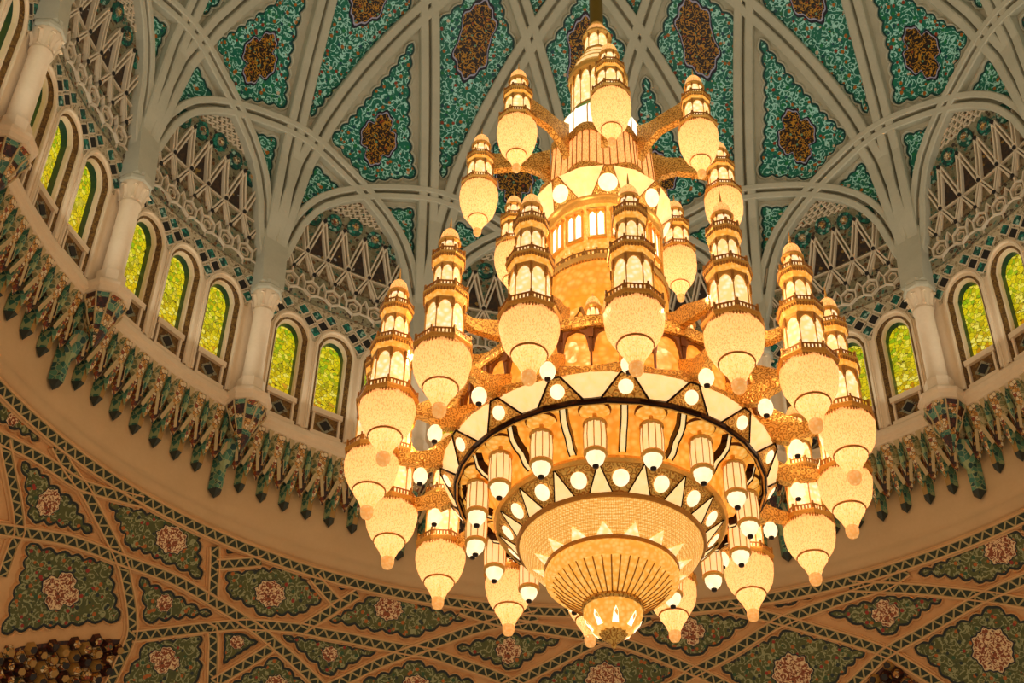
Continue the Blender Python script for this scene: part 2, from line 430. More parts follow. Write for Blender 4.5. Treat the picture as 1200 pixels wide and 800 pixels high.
# ------------------------------------------------------------------ inlaid panels (dome and lower vault share one maker)
def panel(name, corners3, project, edge_mat, field, rimw, lobe, amp, medal=None, label='', cat='tile panel', group=None,
          rim_mat='dome_stone', lift=.03, med_mats=('navy_edge', 'lilac_line', 'gold_scroll')):
    if off_view(corners3): return None
    c0 = sum(corners3, Vector())/len(corners3); c0 = project(c0, 0)
    n = (project(c0, 1)-c0).normalized()
    up = Vector((0, 0, 1)); X = up.cross(n).normalized(); Y = n.cross(X)
    c2 = [((p-c0).dot(X), (p-c0).dot(Y)) for p in corners3]
    out = scalloped(c2, lobe, amp)
    P = lambda q, h: project(c0+X*q[0]+Y*q[1], h)
    root = None
    mb = MB(); inn = offset2d(out, -.06); N = len(out)
    mb.add([P(q, lift) for q in out]+[P(q, lift) for q in inn], [(i, (i+1) % N, N+(i+1) % N, N+i) for i in range(N)], 1)
    vs, fs = fill2d(inn, (), .3); mb.add([P(q, lift) for q in vs], fs, 0)
    root = mb.build(name, [field, edge_mat], loc=c0)
    tag(root, label, cat, group)
    mb = MB(); o1 = offset2d(out, .015); o2 = offset2d(out, rimw*.5); o3 = offset2d(out, rimw)
    rows = [(out, lift-.02), (o1, lift+.05), (o2, lift+.06), (o3, .0)]
    mb.add([P(q, h) for L, h in rows for q in L], [(r*N+i, r*N+(i+1) % N, (r+1)*N+(i+1) % N, (r+1)*N+i) for r in range(3) for i in range(N)])
    mb.build('rim', rim_mat, root, loc=c0)
    if medal:
        (m3, sx, sy, style) = medal
        d = project(m3, 0)-c0; mx, my = d.dot(X), d.dot(Y)
        K = 64; L = []
        for i in range(K):
            a = 2*PI*i/K
            if style == 'cross': r = .92+.13*cos(4*a)-.05*cos(8*a)+.06*cos(12*a)
            elif style == 'drop': r = .9+.14*abs(cos(a))+.10*cos(6*a)*abs(sin(a))+.05*cos(12*a)
            else: r = 1+.06*cos(8*a)+.05*cos(16*a)
            L.append((r*sx*sin(a), r*sy*cos(a)))
        def ring(s, dx=0): return [(mx+x*s, my+y*s) for x, y in L]
        mb = MB(); A, B, D = ring(1.10), ring(1.02), ring(.97)
        h = lift+.012
        mb.add([P(q, h) for q in A+B+D], [(i, (i+1) % K, K+(i+1) % K, K+i) for i in range(K)], 0)
        mb.add([P(q, h+.004) for q in A+B+D], [(K+i, K+(i+1) % K, 2*K+(i+1) % K, 2*K+i) for i in range(K)], 1)
        vs, fs = fill2d(D[::-1] if area2(D) < 0 else D, (), .3); mb.add([P(q, h+.004) for q in vs], fs, 2)
        mb.build('medallion', list(med_mats), root, loc=project(m3, 0))
    return root
def pdome(p, h):
    d = p-Vector((0, 0, CZ)); return Vector((0, 0, CZ))+d.normalized()*(RD-h)
def pcone(p, h):
    z = p.z; r = RC0+(ZC0-z)*KC; a = math.atan2(p.x, p.y)
    n = Vector((-sin(a), -cos(a), -KC)).normalized()
    return Vector((r*sin(a), r*cos(a), z))+n*h

BAYNAME = {-3: 'cut off by the left edge', -2: 'leftmost in view', -1: 'second from the left', 0: 'third from the left', 1: 'fourth from the left', 2: 'third from the right', 3: 'second from the right', 4: 'rightmost in full view', 5: 'cut off by the right edge'}
COLNAME = {-3: 'beyond the left edge', -2: 'leftmost in view', -1: 'second from the left', 0: 'third from the left', 1: 'fourth from the left', 2: 'right behind the chandelier', 3: 'second from the right', 4: 'rightmost in view', 5: 'at the right edge', 6: 'beyond the right edge'}
def off_view(pts, m=130):
    q = [to_px(p) for p in pts]
    return all(x < -m for x, y in q) or all(x > 1200+m for x, y in q) or all(y < -m for x, y in q)
ORD = ['first', 'second', 'third', 'fourth', 'fifth', 'sixth', 'seventh', 'eighth', 'ninth', 'tenth', 'eleventh', 'twelfth', 'thirteenth', 'fourteenth', 'fifteenth', 'sixteenth', 'seventeenth', 'eighteenth']
def to_px(p):
    d = Vector(p)-CAM; z = d.dot(CF); return 600+FPX*d.dot(CR)/z, 400-FPX*d.dot(CU)/z
def side(p):
    x = to_px(p)[0]
    return 'left of the chandelier' if x < 560 else 'right of the chandelier' if x > 850 else 'behind the chandelier'
VB = [-3, -2, -1, 0, 1, 2, 3, 4, 5]              # bays the photograph shows, by their left column
G = 'turquoise tile panels of the dome'
for i, k in enumerate(VB):
    m = k+.5
    C = [sph(m+a, z) for a, z in ((0, 36.75), (-.15, 35.0), (-.315, 33.38), (0, 32.70), (.315, 33.38), (.15, 35.0))]
    panel('kite_panel', C, pdome, 'teal_edge', 'turquoise_tile', .09, .42, .07, (sph(m, 34.02), .54, .84, 'cross'),
          'kite-shaped turquoise panel over the latticed arch %s' % BAYNAME[k], 'tile panel', G)
    for sgn, w in ((-1, 'left'), (1, 'right')):
        C = [sph(m+sgn*a, z) for a, z in ((.16, 32.13), (.345, 32.43), (.41, 30.75), (.27, 31.55))]
        panel('corner_panel', C, pdome, 'teal_edge', 'turquoise_tile', .07, .34, .045, None,
              'small triangular turquoise panel, %s shoulder of the arch %s' % (w, BAYNAME[k]), 'tile panel', G)
    C = [sph(m+a, z) for a, z in ((0, 37.98), (.17, 38.62), (0, 39.28), (-.17, 38.62))]
    panel('diamond_panel', C, pdome, 'teal_edge', 'turquoise_tile', .07, .36, .05, None,
          'small turquoise diamond panel high above the kite panel %s' % BAYNAME[k], 'tile panel', G)
for i, k in enumerate(VB+[6]):
    C = [sph(k+a, z) for a, z in ((0, 33.4), (.145, 35.3), (.36, 37.35), (.15, 38.15), (0, 38.8), (-.15, 38.15), (-.36, 37.35), (-.145, 35.3))]
    panel('long_panel', C, pdome, 'teal_edge', 'turquoise_tile', .09, .42, .07, (sph(k, 37.28), .56, 1.15, 'drop'),
          'long lozenge turquoise panel rising over the column %s' % COLNAME[k], 'tile panel', G)

# ------------------------------------------------------------------ windows of the drum
wn = 0
def arch_band(f, cx, d0, y0, d1, y1, mb, mi=0, zb=23.9, n=12):
    A = arch(.34+d0, zb, Z_SPR, .42+d0*.9, n); B = arch(.34+d1, zb, Z_SPR, .42+d1*.9, n); N = len(A)
    mb.add([f(x+cx, y0, z) for x, z in A]+[f(x+cx, y1, z) for x, z in B], [(i, i+1, N+i+1, N+i) for i in range(N-1)], mi)
for k in VB:
    f = bayfn(k)
    for cx in WX:
        wn += 1; loc = f(cx, 0, 23.9)
        mb = MB()
        for d0, y0, d1, y1 in ((.0, .23, .03, .13), (.03, .13, .05, .12), (.05, .12, .06, .10), (.17, .02, .17, -.03), (.17, -.03, .19, -.06), (.19, -.06, .24, -.06), (.24, -.06, .255, -.02),
                               (.255, -.02, .29, -.02), (.29, -.02, .29, .0)):
            arch_band(f, cx, d0, y0, d1, y1, mb)
        for z0, z1, y in ((24.56, 24.72, -.0), (23.86, 23.97, -.02)):       # sill bar and bottom bar
            mb.prism([(-.44, z0), (.44, z0), (.44, z1), (-.44, z1)], .3, lambda x, yy, z: f(x+cx, y+yy, z))
        for sx in (-.37, .37): mb.prism([(sx-.03, 23.95), (sx+.03, 23.95), (sx+.03, 24.6), (sx-.03, 24.6)], .2, lambda x, yy, z: f(x+cx, .02+yy, z))
        w = tag(mb.build('window_%d' % wn, 'drum_stone', loc=loc), kind='structure')
        mb = MB(); arch_band(f, cx, .0, .42, .0, .22, mb, 0, Z_SILL); mb.build('reveal', 'reveal_teal', w, loc=loc)
        mb = MB(); arch_band(f, cx, .06, .10, .17, .02, mb); mb.build('patterned_band', 'bronze_band', w, loc=loc)
        L = resample(arch(.35, Z_SILL-.05, Z_SPR, .42), .2); vs, fs = fill2d(L, (), .3)
        mb = MB(); mb.add([f(x+cx, .39, z) for x, z in vs], fs); mb.build('glass', 'stained_glass', w, loc=f(cx, .39, Z_SILL))
        mb = MB(); mb.prism([(-.36, 23.96), (.36, 23.96), (.36, 24.57), (-.36, 24.57)], .03, lambda x, yy, z: f(x+cx, .12-yy, z), 0)
        def star(r0, r1, y, mi, n=4):
            mb.prism([((r0 if q % 2 == 0 else r1)*sin(PI*q/n), 24.27+(r0 if q % 2 == 0 else r1)*cos(PI*q/n)) for q in range(2*n)][::-1], .02, lambda x, yy, z: f(x+cx, y-yy, z), mi)
        star(.26, .17, .088, 1); star(.16, .12, .066, 2, 4)
        mb.build('tile_panel', ['bronze_band', 'lattice_mosaic', 'dark_stud'], w, loc=loc)

# ------------------------------------------------------------------ columns between the bays
def colonnette(k, label):
    base = dpt(k, 11.98, 23.3); root = empty('colonnette', base); root.rotation_euler = (0, 0, -az(k))
    # local frame: -y points to the axis of the dome
    def part(name, mats, fn):
        mb = MB(); fn(mb); o = mb.build(name, mats); o.parent = root; return o
    def ped(mb):
        mb.revolve([(.0, .06), (.44, .06), (.46, .12), (.54, .16), (.54, .30), (.60, .36), (.60, .44), (.54, .50), (.0, .52)], 8, 0, False, PI/8)
        mb.revolve([(.42, .50), (.42, .60), (.36, .68), (.36, .95), (.31, 1.0), (.0, 1.0)], 8, 0, False, PI/8)
    part('pedestal', 'drum_stone', ped)
    def shaft(mb):
        mb.revolve([(.29, .98), (.29, 1.03), (.265, 1.07), (.255, 1.2), (.235, 3.2), (.27, 3.24), (.27, 3.3), (.24, 3.32)], 32, 0, True)
    part('shaft', 'drum_stone', shaft)
    def cap(mb):
        mb.revolve([(.24, 3.3), (.25, 3.4), (.30, 3.62), (.36, 3.76), (.36, 3.86)], 32, 0, True)
        for q in range(8):
            a = 2*PI*q/8; d = Vector((sin(a), -cos(a), 0)); t = Vector((cos(a), sin(a), 0))
            pts = [d*(.25+.10*s*s)+Vector((0, 0, 3.36+.36*s)) for s in (0, .35, .7, 1)]+[d*.40+Vector((0, 0, 3.66))]
            mb.sweep(pts, [(t, d)]*5, [(-.06, 0), (0, .05), (.06, 0)])
    part('capital', 'drum_stone', cap)
    def imp(mb):
        mb.revolve([(.38, 3.84), (.42, 3.9), (.42, 4.0), (.36, 4.08), (.36, 4.2)], 8, 0, False, PI/8)
        mb.add([(-.34, -.28, 4.1), (.34, -.28, 4.1), (.34, .3, 4.1), (-.34, .3, 4.1), (-.40, -.02, 6.1), (.40, -.02, 6.1), (.40, .35, 6.1), (-.40, .35, 6.1)],
               [(0, 1, 5, 4), (1, 2, 6, 5), (3, 0, 4, 7), (0, 3, 2, 1), (4, 5, 6, 7)])
    part('impost', 'dome_stone', imp)
    return tag(root, label, 'column', 'columns between the window bays')
for i, k in enumerate(range(-2, 6)):
    colonnette(k, 'pale stone column with carved capital, %s' % COLNAME[k])

# ------------------------------------------------------------------ latticed lunettes over the windows
sN = .137*BW
def in_arch(x, z, m=.22):
    u = x/BW+.5
    if not (.03 < u < .97): return False
    return z < min(z2(u), z2(1-u))-m
def arch_top(u): return min(z2(u), z2(1-u))
for i, k in enumerate(VB):
    def F(x, h, z):                                     # h metres inside the dome skin
        return sph(k+.5+x/BW, z, h)
    loc = F(0, 0, 28.0); root = None
    top = [((u-.5)*BW, arch_top(u)-.12) for u in np.linspace(.97, .03, 40)]
    L = resample([((.03-.5)*BW, 27.0), ((.97-.5)*BW, 27.0)]+top, .4)
    hs = [[(x+cx, z) for x, z in arch(.62, 26.6, Z_SPR, .68)] for cx in WX]
    low = [((.03-.5)*BW, 27.95), ((.97-.5)*BW, 27.95)]+top
    vs, fs = fill2d(resample(low, .4), (), .3)
    mb = MB(); mb.add([F(x, .03, z) for x, z in vs], fs); root = mb.build('lattice_lunette', 'lattice_mosaic', loc=loc)
    tag(root, 'pale star lattice filling the pointed arch %s' % BAYNAME[k], 'lattice', 'latticed arches over the windows')
    bars = MB()
    def bar(a, b, w=.05, h0=.03, h1=.13, double=0., test=True):
        a, b = Vector(a), Vector(b)
        if test:
            ok = [in_arch(*a.lerp(b, q/16), .05) for q in range(17)]
            if not any(ok): return
            i0 = ok.index(True); i1 = i0
            while i1 < 16 and ok[i1+1]: i1 += 1
            if i1 == i0: return
            a, b = a.lerp(b, i0/16), a.lerp(b, i1/16)
        d = (b-a).normalized(); nrm = Vector((-d.y, d.x)); n = max(1, int((b-a).length/.5))
        for o in ((-double, double) if double else (0,)):
            path = [a.lerp(b, q/n)+nrm*o for q in range(n+1)]
            vs = []
            for p in path:
                for s, h in ((-w/2, h0), (-w/2, h1), (w/2, h1), (w/2, h0)): vs.append(F(p.x+nrm.x*s, h, p.y+nrm.y*s))
            fs = [(q*4+c, q*4+(c+1) % 4, q*4+4+(c+1) % 4, q*4+4+c) for q in range(n) for c in range(4)]+[(0, 1, 2, 3)]
            bars.add(vs, fs)
    r1 = [(sN*(q+.5), 30.78) for q in range(-4, 4)]; r2 = [(sN*q, 29.56) for q in range(-4, 5)]
    r3 = [(sN*(q+.5), 28.86) for q in range(-4, 4)]
    for a in r1:
        for b in r2:
            if abs(a[0]-b[0]) < sN*.6: bar(a, b, .045, .03, .16, .055)
    for a in r2:
        for b in r3:
            if abs(a[0]-b[0]) < sN*.6: bar(a, b, .045, .03, .14, .04)
        for b in r2:
            if 0 < b[0]-a[0] < sN*1.1: bar(a, b, .045, .02, .09)
    for a in r3:
        hexa = [(a[0]+.25*sin(PI*q/3), 28.40+.27*cos(PI*q/3)) for q in range(6)]
        hex2 = [(a[0]+.13*sin(PI*q/3), 28.40+.14*cos(PI*q/3)) for q in range(6)]
        for q in range(6): bar(hexa[q], hexa[(q+1) % 6], .04, .03, .12); bar(hex2[q], hex2[(q+1) % 6], .025, .03, .08)
        bar(a, hexa[0], .05); bar((a[0]+.22, 28.27), (a[0]+sN-.22, 28.27), .03, .03, .08); bar((a[0], 28.13), (a[0], 27.97), .03, .03, .07)
        for sg in (-1, 1): bar((a[0]+sg*sN/2, 29.5), (a[0]+sg*.15, 28.95), .03, .03, .09); bar((a[0]+sg*sN/2, 28.75), (a[0]+sg*.23, 28.53), .035)
    for q in range(-6, 7):                                # golden chequer under the crown of the arch
        for w in range(4):
            x0 = q*.2; z0 = 31.0+abs(x0)*.0
            a = (x0+(w-1.5)*.12, 31.36+w*.14); bar(a, (a[0]+.2, a[1]+.1), .025, .03, .07); bar(a, (a[0]-.12, a[1]+.14), .025, .03, .07)
    for a in r1:
        T = [(a[0], a[1]-.12), (a[0]-sN/2+.1, 29.66), (a[0]+sN/2-.1, 29.66)]
        if all(in_arch(*q, .05) for q in T): bars.add([F(x, .05, z) for x, z in T], [(0, 1, 2)], 2)
    for a in r2:
        T = [(a[0], a[1]-.1), (a[0]-sN/2+.12, 28.95), (a[0]+sN/2-.12, 28.95)]
        if all(in_arch(*q, .05) for q in T): bars.add([F(x, .05, z) for x, z in T], [(0, 1, 2)], 3)
    st = bars
    for (x, z), h in [(p, .17) for p in r1+r2]+[(p, .15) for p in r3]:
        if in_arch(x, z, .05): st.prism([(.06*sin(PI*q/4), .06*cos(PI*q/4)) for q in range(8)], .025, lambda a, y, b: F(x+a, h+y, z+b), 1)
    bars.build('lattice', ['bar_cream', 'dark_stud', 'lattice_dark', 'lattice_brown'], root, loc=loc)
    for x in (-2*sN, -sN, 0, sN, 2*sN):
        z = 31.12-abs(x)*.22
        if not in_arch(x, z+.2, .15): continue
        rd = MB()
        rd.prism([(.24*sin(PI*q/8), .27*cos(PI*q/8)) for q in range(16)], .05, lambda a, y, b: F(x+a, .03+y, z+b), 0)
        rd.prism([(.13*sin(PI*q/4), .13*cos(PI*q/4)) for q in range(8)], .03, lambda a, y, b: F(x+a, .08+y, z+b), 1)
        rd.prism([(.095*(1 if q % 2 else .55)*sin(PI*q/6), .095*(1 if q % 2 else .55)*cos(PI*q/6)) for q in range(12)], .02, lambda a, y, b: F(x+a, .11+y, z+b), 2)
        rd.build('roundel', ['teal_mosaic', 'lattice_mosaic', 'niche_gold'], root, loc=loc)
    sp = MB()                                             # tiled spandrels between the window heads
    fw = bayfn(k)
    L = resample([((.07-.5)*BW, 26.75), ((.93-.5)*BW, 26.75), ((.93-.5)*BW, 27.95), ((.07-.5)*BW, 27.95)], .3)
    vs, fs = fill2d(L, hs, .3); sp.add([fw(x, -.015, z) for x, z in vs], fs, 0)
    for gx in (WX[0]-.67, (WX[0]+WX[1])/2, (WX[1]+WX[2])/2, WX[2]+.67):
        for dx, dz, mi in ((0, 27.08, 1), (-.21, 27.36, 2), (.21, 27.36, 2), (0, 27.64, 1), (-.42, 27.66, 1), (.42, 27.66, 1)):
            for s, y, mm in ((.22, .02, 3), (.17, .035, mi)):
                sp.prism([(0, -s), (s*.9, 0), (0, s), (-s*.9, 0)], .02, lambda a, yy, b: fw(gx+dx+a, -y-yy+.02, dz+b), mm)
    sp.build('spandrel_tile', ['spandrel_mosaic', 'teal_mosaic', 'dark_stud', 'bar_cream'], root, loc=loc)

# ------------------------------------------------------------------ muqarnas brackets under the cornice
WB = BAY*12.3/8
def bracket(big):
    """mesh data of one bracket; local x along the wall, -y to the axis of the dome, z up, origin on the wall at 23.3"""
    niche, leaf, drop, cream = MB(), MB(), MB(), MB()
    def facet(mb, cx, hw, y_top, y_bot, z0, z1, mi_f, mi_s, dep, point=.35):
        # half hexagon prism narrowing to a point below: z1 top, z0 tip
        zm = z0+(z1-z0)*point
        T = [(cx-hw, 0+y_top+dep, z1), (cx-hw*.45, y_top, z1), (cx+hw*.45, y_top, z1), (cx+hw, y_top+dep, z1)]
        Bm = [(cx-hw*.9, y_bot+dep, zm), (cx-hw*.4, y_bot, zm), (cx+hw*.4, y_bot, zm), (cx+hw*.9, y_bot+dep, zm)]
        tip = (cx, y_bot+dep*.9, z0)
        vs = T+Bm+[tip, (cx-hw, y_top+dep+.3, z1), (cx+hw, y_top+dep+.3, z1)]
        mb.add(vs, [(0, 4, 5, 1)], mi_s); mb.add(vs, [(1, 5, 6, 2)], mi_f); mb.add(vs, [(2, 6, 7, 3)], mi_s)
        mb.add(vs, [(4, 8, 5), (6, 8, 7)], mi_s); mb.add(vs, [(5, 8, 6)], mi_f); mb.add(vs, [(9, 0, 1, 2, 3, 10)], mi_s)
    h = WB/2
    # first tier: arched golden niche, slim teal leaves at its sides with pale tops
    facet(niche, 0, h*.78, -.20, -.08, -.82, -.06, 0, 3, .14)
    for s in (1,):
        facet(leaf, s*h, h*.26, -.17, -.06, -.90, -.02, 0, 0, .10, .3)
        cream.add([(s*h-.085, -.185, -.02), (s*h+.085, -.185, -.02), (s*h+.02, -.15, -.30), (s*h-.02, -.15, -.30)], [(0, 3, 2, 1)])
    # second tier: maroon cells at the sides, cream straps, teal middle
    for s in (1,):
        facet(niche, s*h*.98, h*.60, .02, .14, -1.34, -.62, 2, 0, .12, .45)
    facet(leaf, 0, h*.42, -.02, .10, -1.40, -.7, 1, 0, .12, .4)
    for s in (-1, 1):
        cream.add([(s*.02, -.05, -.66), (s*.12, -.05, -.66), (s*(h*.86), .08, -1.14), (s*(h*.86-.08), .08, -1.2)], [(0, 1, 2, 3)])
        if s > 0: cream.add([(s*h*.98-.08, -.01, -.6), (s*h*.98+.08, -.01, -.6), (s*h*.98, .06, -.98)], [(0, 1, 2)])
    # third tier: the hanging drop with its dark pointed tip
    zt = -2.18 if big else -1.75; w = h*(.58 if big else .46); yb = .26
    T = [(-w*1.15, yb+.2, -1.0), (-w*.5, yb-.05, -1.0), (w*.5, yb-.05, -1.0), (w*1.15, yb+.2, -1.0)]
    zb = zt+.2
    Bm = [(-w, yb+.24, zb), (-w*.45, yb+.02, zb), (w*.45, yb+.02, zb), (w, yb+.24, zb)]
    vs = T+Bm+[(0, yb+.2, zt)]
    drop.add(vs, [(0, 4, 5, 1), (2, 6, 7, 3)], 1); drop.add(vs, [(1, 5, 6, 2)], 1 if big else 0)
    tipm = MB(); tipm.add(vs, [(4, 8, 5), (5, 8, 6), (6, 8, 7)], 0)
    if big:
        facet(niche, 0, h*.75, -.1, .1, -1.5, -.75, 1, 1, .15, .4)
    if big:
        con = MB(); con.revolve([(.50, .0), (.47, -.12), (.36, -.34), (.34, -.46), (.22, -.72), (.2, -.84), (.02, -1.25)], 10, 0, False, 0, (0, -.38, 0))
        con.m = [(q//6*2+q % 6) % 3 for q in range(len(con.m))]
        for q in range(10):
            a = 2*PI*q/10
            con.tube([Vector((r*sin(a), -.38-r*cos(a), z)) for r, z in ((.51, .0), (.48, -.12), (.37, -.34), (.35, -.46), (.23, -.72))], .022, 5, 3, False)
    for q, f in enumerate(cream.f): niche.add([cream.v[i] for i in f], [tuple(range(len(f)))], 4)
    return ([('console', con, ['niche_gold', 'niche_teal', 'niche_maroon', 'niche_cream'])] if big else [])+[('bracket_cell', niche, ['niche_gold', 'niche_teal', 'niche_maroon', 'niche_olive', 'niche_cream']), ('leaf', leaf, ['niche_teal', 'niche_gold']),
            ('drop', drop, ['tip_gold', 'niche_teal']), ('drop_tip', tipm, ['tip_dark'])]
PROTO = {b: [(nm, m.build(nm, mats), mats) for nm, m, mats in bracket(b)] for b in (False, True)}
def place_bracket(u, big, label, group):
    r = empty('muqarnas_bracket', dpt(u, 12.36, 23.42), -az(u))
    for nm, o, _ in PROTO[big]:
        c = o.copy(); COL.objects.link(c); c.parent = r
    tag(r, label, 'muqarnas bracket', group)
for k in range(-3, 6):
    for q in range(8):
        u = k+q/8
        if to_px(dpt(u, 12.3, 22.3))[0] < -40 or to_px(dpt(u, 12.3, 22.3))[0] > 1240: continue
        if q == 0: lb = 'large painted muqarnas bracket carrying the column %s' % COLNAME[k]
        else: lb = 'painted muqarnas bracket, %s counting right from the column %s' % (ORD[q-1], COLNAME[k])
        place_bracket(u, q == 0, lb, 'muqarnas brackets under the cornice')
for b in PROTO:
    for nm, o, _ in PROTO[b]: bpy.data.objects.remove(o)

# ------------------------------------------------------------------ lower vault: ribs with zigzag bands and dark panels
def onto_cone(px, py):
    d = ray(px, py); o = CAM
    # r = A - KC*z  with A = RC0+ZC0*KC
    A = RC0+ZC0*KC
    a = d.x*d.x+d.y*d.y-(KC*d.z)**2; b = 2*(o.x*d.x+o.y*d.y)+2*(A-KC*o.z)*KC*d.z; c = o.x**2+o.y**2-(A-KC*o.z)**2
    D = math.sqrt(max(b*b-4*a*c, 0)); ts = sorted(((-b-D)/(2*a), (-b+D)/(2*a)))
    t = [q for q in ts if q > 0][-1] if a > 0 else [q for q in ts if q > 0][0]
    return o+d*t
def smooth_path(pts, step=.25):
    P = [Vector(p) for p in pts]; out = []
    for i in range(len(P)-1):
        p0, p1, p2, p3 = P[max(i-1, 0)], P[i], P[i+1], P[min(i+2, len(P)-1)]
        n = max(2, int((p2-p1).length/step))
        for q in range(n):
            t = q/n
            out.append(.5*((2*p1)+(p2-p0)*t+(2*p0-5*p1+4*p2-p3)*t*t+(3*p1-p0-3*p2+p3)*t*t*t))
    return out+[P[-1]]
def vault_rib(px, lift=0.):
    path = [pcone(p, 0) for p in smooth_path([onto_cone(*p) for p in px]) if p.z < 20.5]
    strip_on_cone(path, lift)
def strip_on_cone(path, lift=0.):
    n = len(path); fr = []
    for i, p in enumerate(path):
        T = (path[min(i+1, n-1)]-path[max(i-1, 0)]).normalized(); N = (pcone(p, 1)-pcone(p, 0)).normalized(); fr.append((T.cross(N).normalized(), N))
    mb = MB()
    for s in (-1, 1): mb.sweep(path, fr, [(s*.105, -.02), (s*.105, .12+lift), (s*.14, .12+lift), (s*.155, .05+lift), (s*.19, .03+lift), (s*.19, -.02)], 0)
    h = .09+lift; vs = []; uv = []; L = 0
    for i, (p, (B, N)) in enumerate(zip(path, fr)):
        if i: L += (p-path[i-1]).length
        vs += [p-B*.105+N*h, p+B*.105+N*h]; uv += [(L/.15, 0), (L/.15, 1)]
    mb.add(vs, [(2*i, 2*i+1, 2*i+3, 2*i+2) for i in range(n-1)], 1, False, uv)
    trim(mb, ['vault_stone', 'zigzag_band'])
RIBS = [
 [(20, 455), (43, 486), (63, 520), (77, 546), (93, 568), (108, 593), (138, 651), (147, 683), (153, 720), (152, 745), (140, 772), (126, 802), (110, 830)],
 [(-40, 490), (0, 513), (30, 528), (60, 546), (90, 566), (140, 581), (190, 594), (247, 612)],
 [(2, 516), (10, 555), (17, 590), (20, 622), (13, 636), (0, 674)],
 [(-30, 616), (0, 619), (26, 623), (70, 630), (105, 641), (138, 654), (200, 677), (248, 704), (292, 731), (321, 754), (345, 775), (371, 800), (400, 830)],
 [(248, 614), (250, 640), (250, 661), (248, 703)],
 [(252, 661), (305, 657), (345, 652)],
 [(346, 653), (366, 675), (384, 696), (396, 708)],
 [(352, 736), (375, 722), (397, 708), (418, 695), (444, 680)],
 [(153, 745), (208, 738), (244, 734), (288, 731), (322, 733), (352, 736), (375, 741), (408, 747), (440, 754), (485, 762), (510, 767), (540, 777), (572, 788), (600, 800), (640, 820)],
 [(360, 815), (405, 795), (442, 777), (485, 761), (520, 749), (555, 737), (587, 729), (630, 721), (665, 713), (720, 700)],
 [(500, 690), (525, 706), (555, 719), (587, 728), (640, 737), (690, 745), (730, 753), (768, 766), (815, 786), (850, 802), (880, 820)],
 [(560, 820), (605, 798), (642, 780), (680, 760), (720, 741), (762, 722), (815, 703)],
 [(770, 812), (795, 799), (817, 785), (855, 765), (887, 745), (920, 726), (969, 708), (1010, 694), (1040, 684), (1076, 660), (1109, 638), (1134, 622), (1150, 614)],
 [(800, 703), (815, 706), (855, 712), (887, 719), (920, 727), (969, 741), (1010, 753), (1040, 764), (1065, 778), (1094, 796), (1120, 815)],
 [(925, 686), (969, 685), (1040, 688), (1092, 691), (1156, 698), (1200, 705), (1240, 712)],
 [(975, 825), (1004, 797), (1040, 764), (1079, 742), (1120, 718), (1156, 698), (1200, 679), (1240, 662)],
 [(1165, 606), (1200, 616), (1240, 628)],
 [(232, 735), (247, 737), (248, 770), (247, 800), (247, 820)],
 [(248, 800), (285, 778), (318, 757)],
]
for i, r in enumerate(RIBS): vault_rib(r, .006*(i % 4))
mb = None
circ = [pcone(Vector((13.2*sin(2*PI*q/160), 13.2*cos(2*PI*q/160), 20.56)), 0) for q in range(161)]
strip_on_cone(circ, .03)

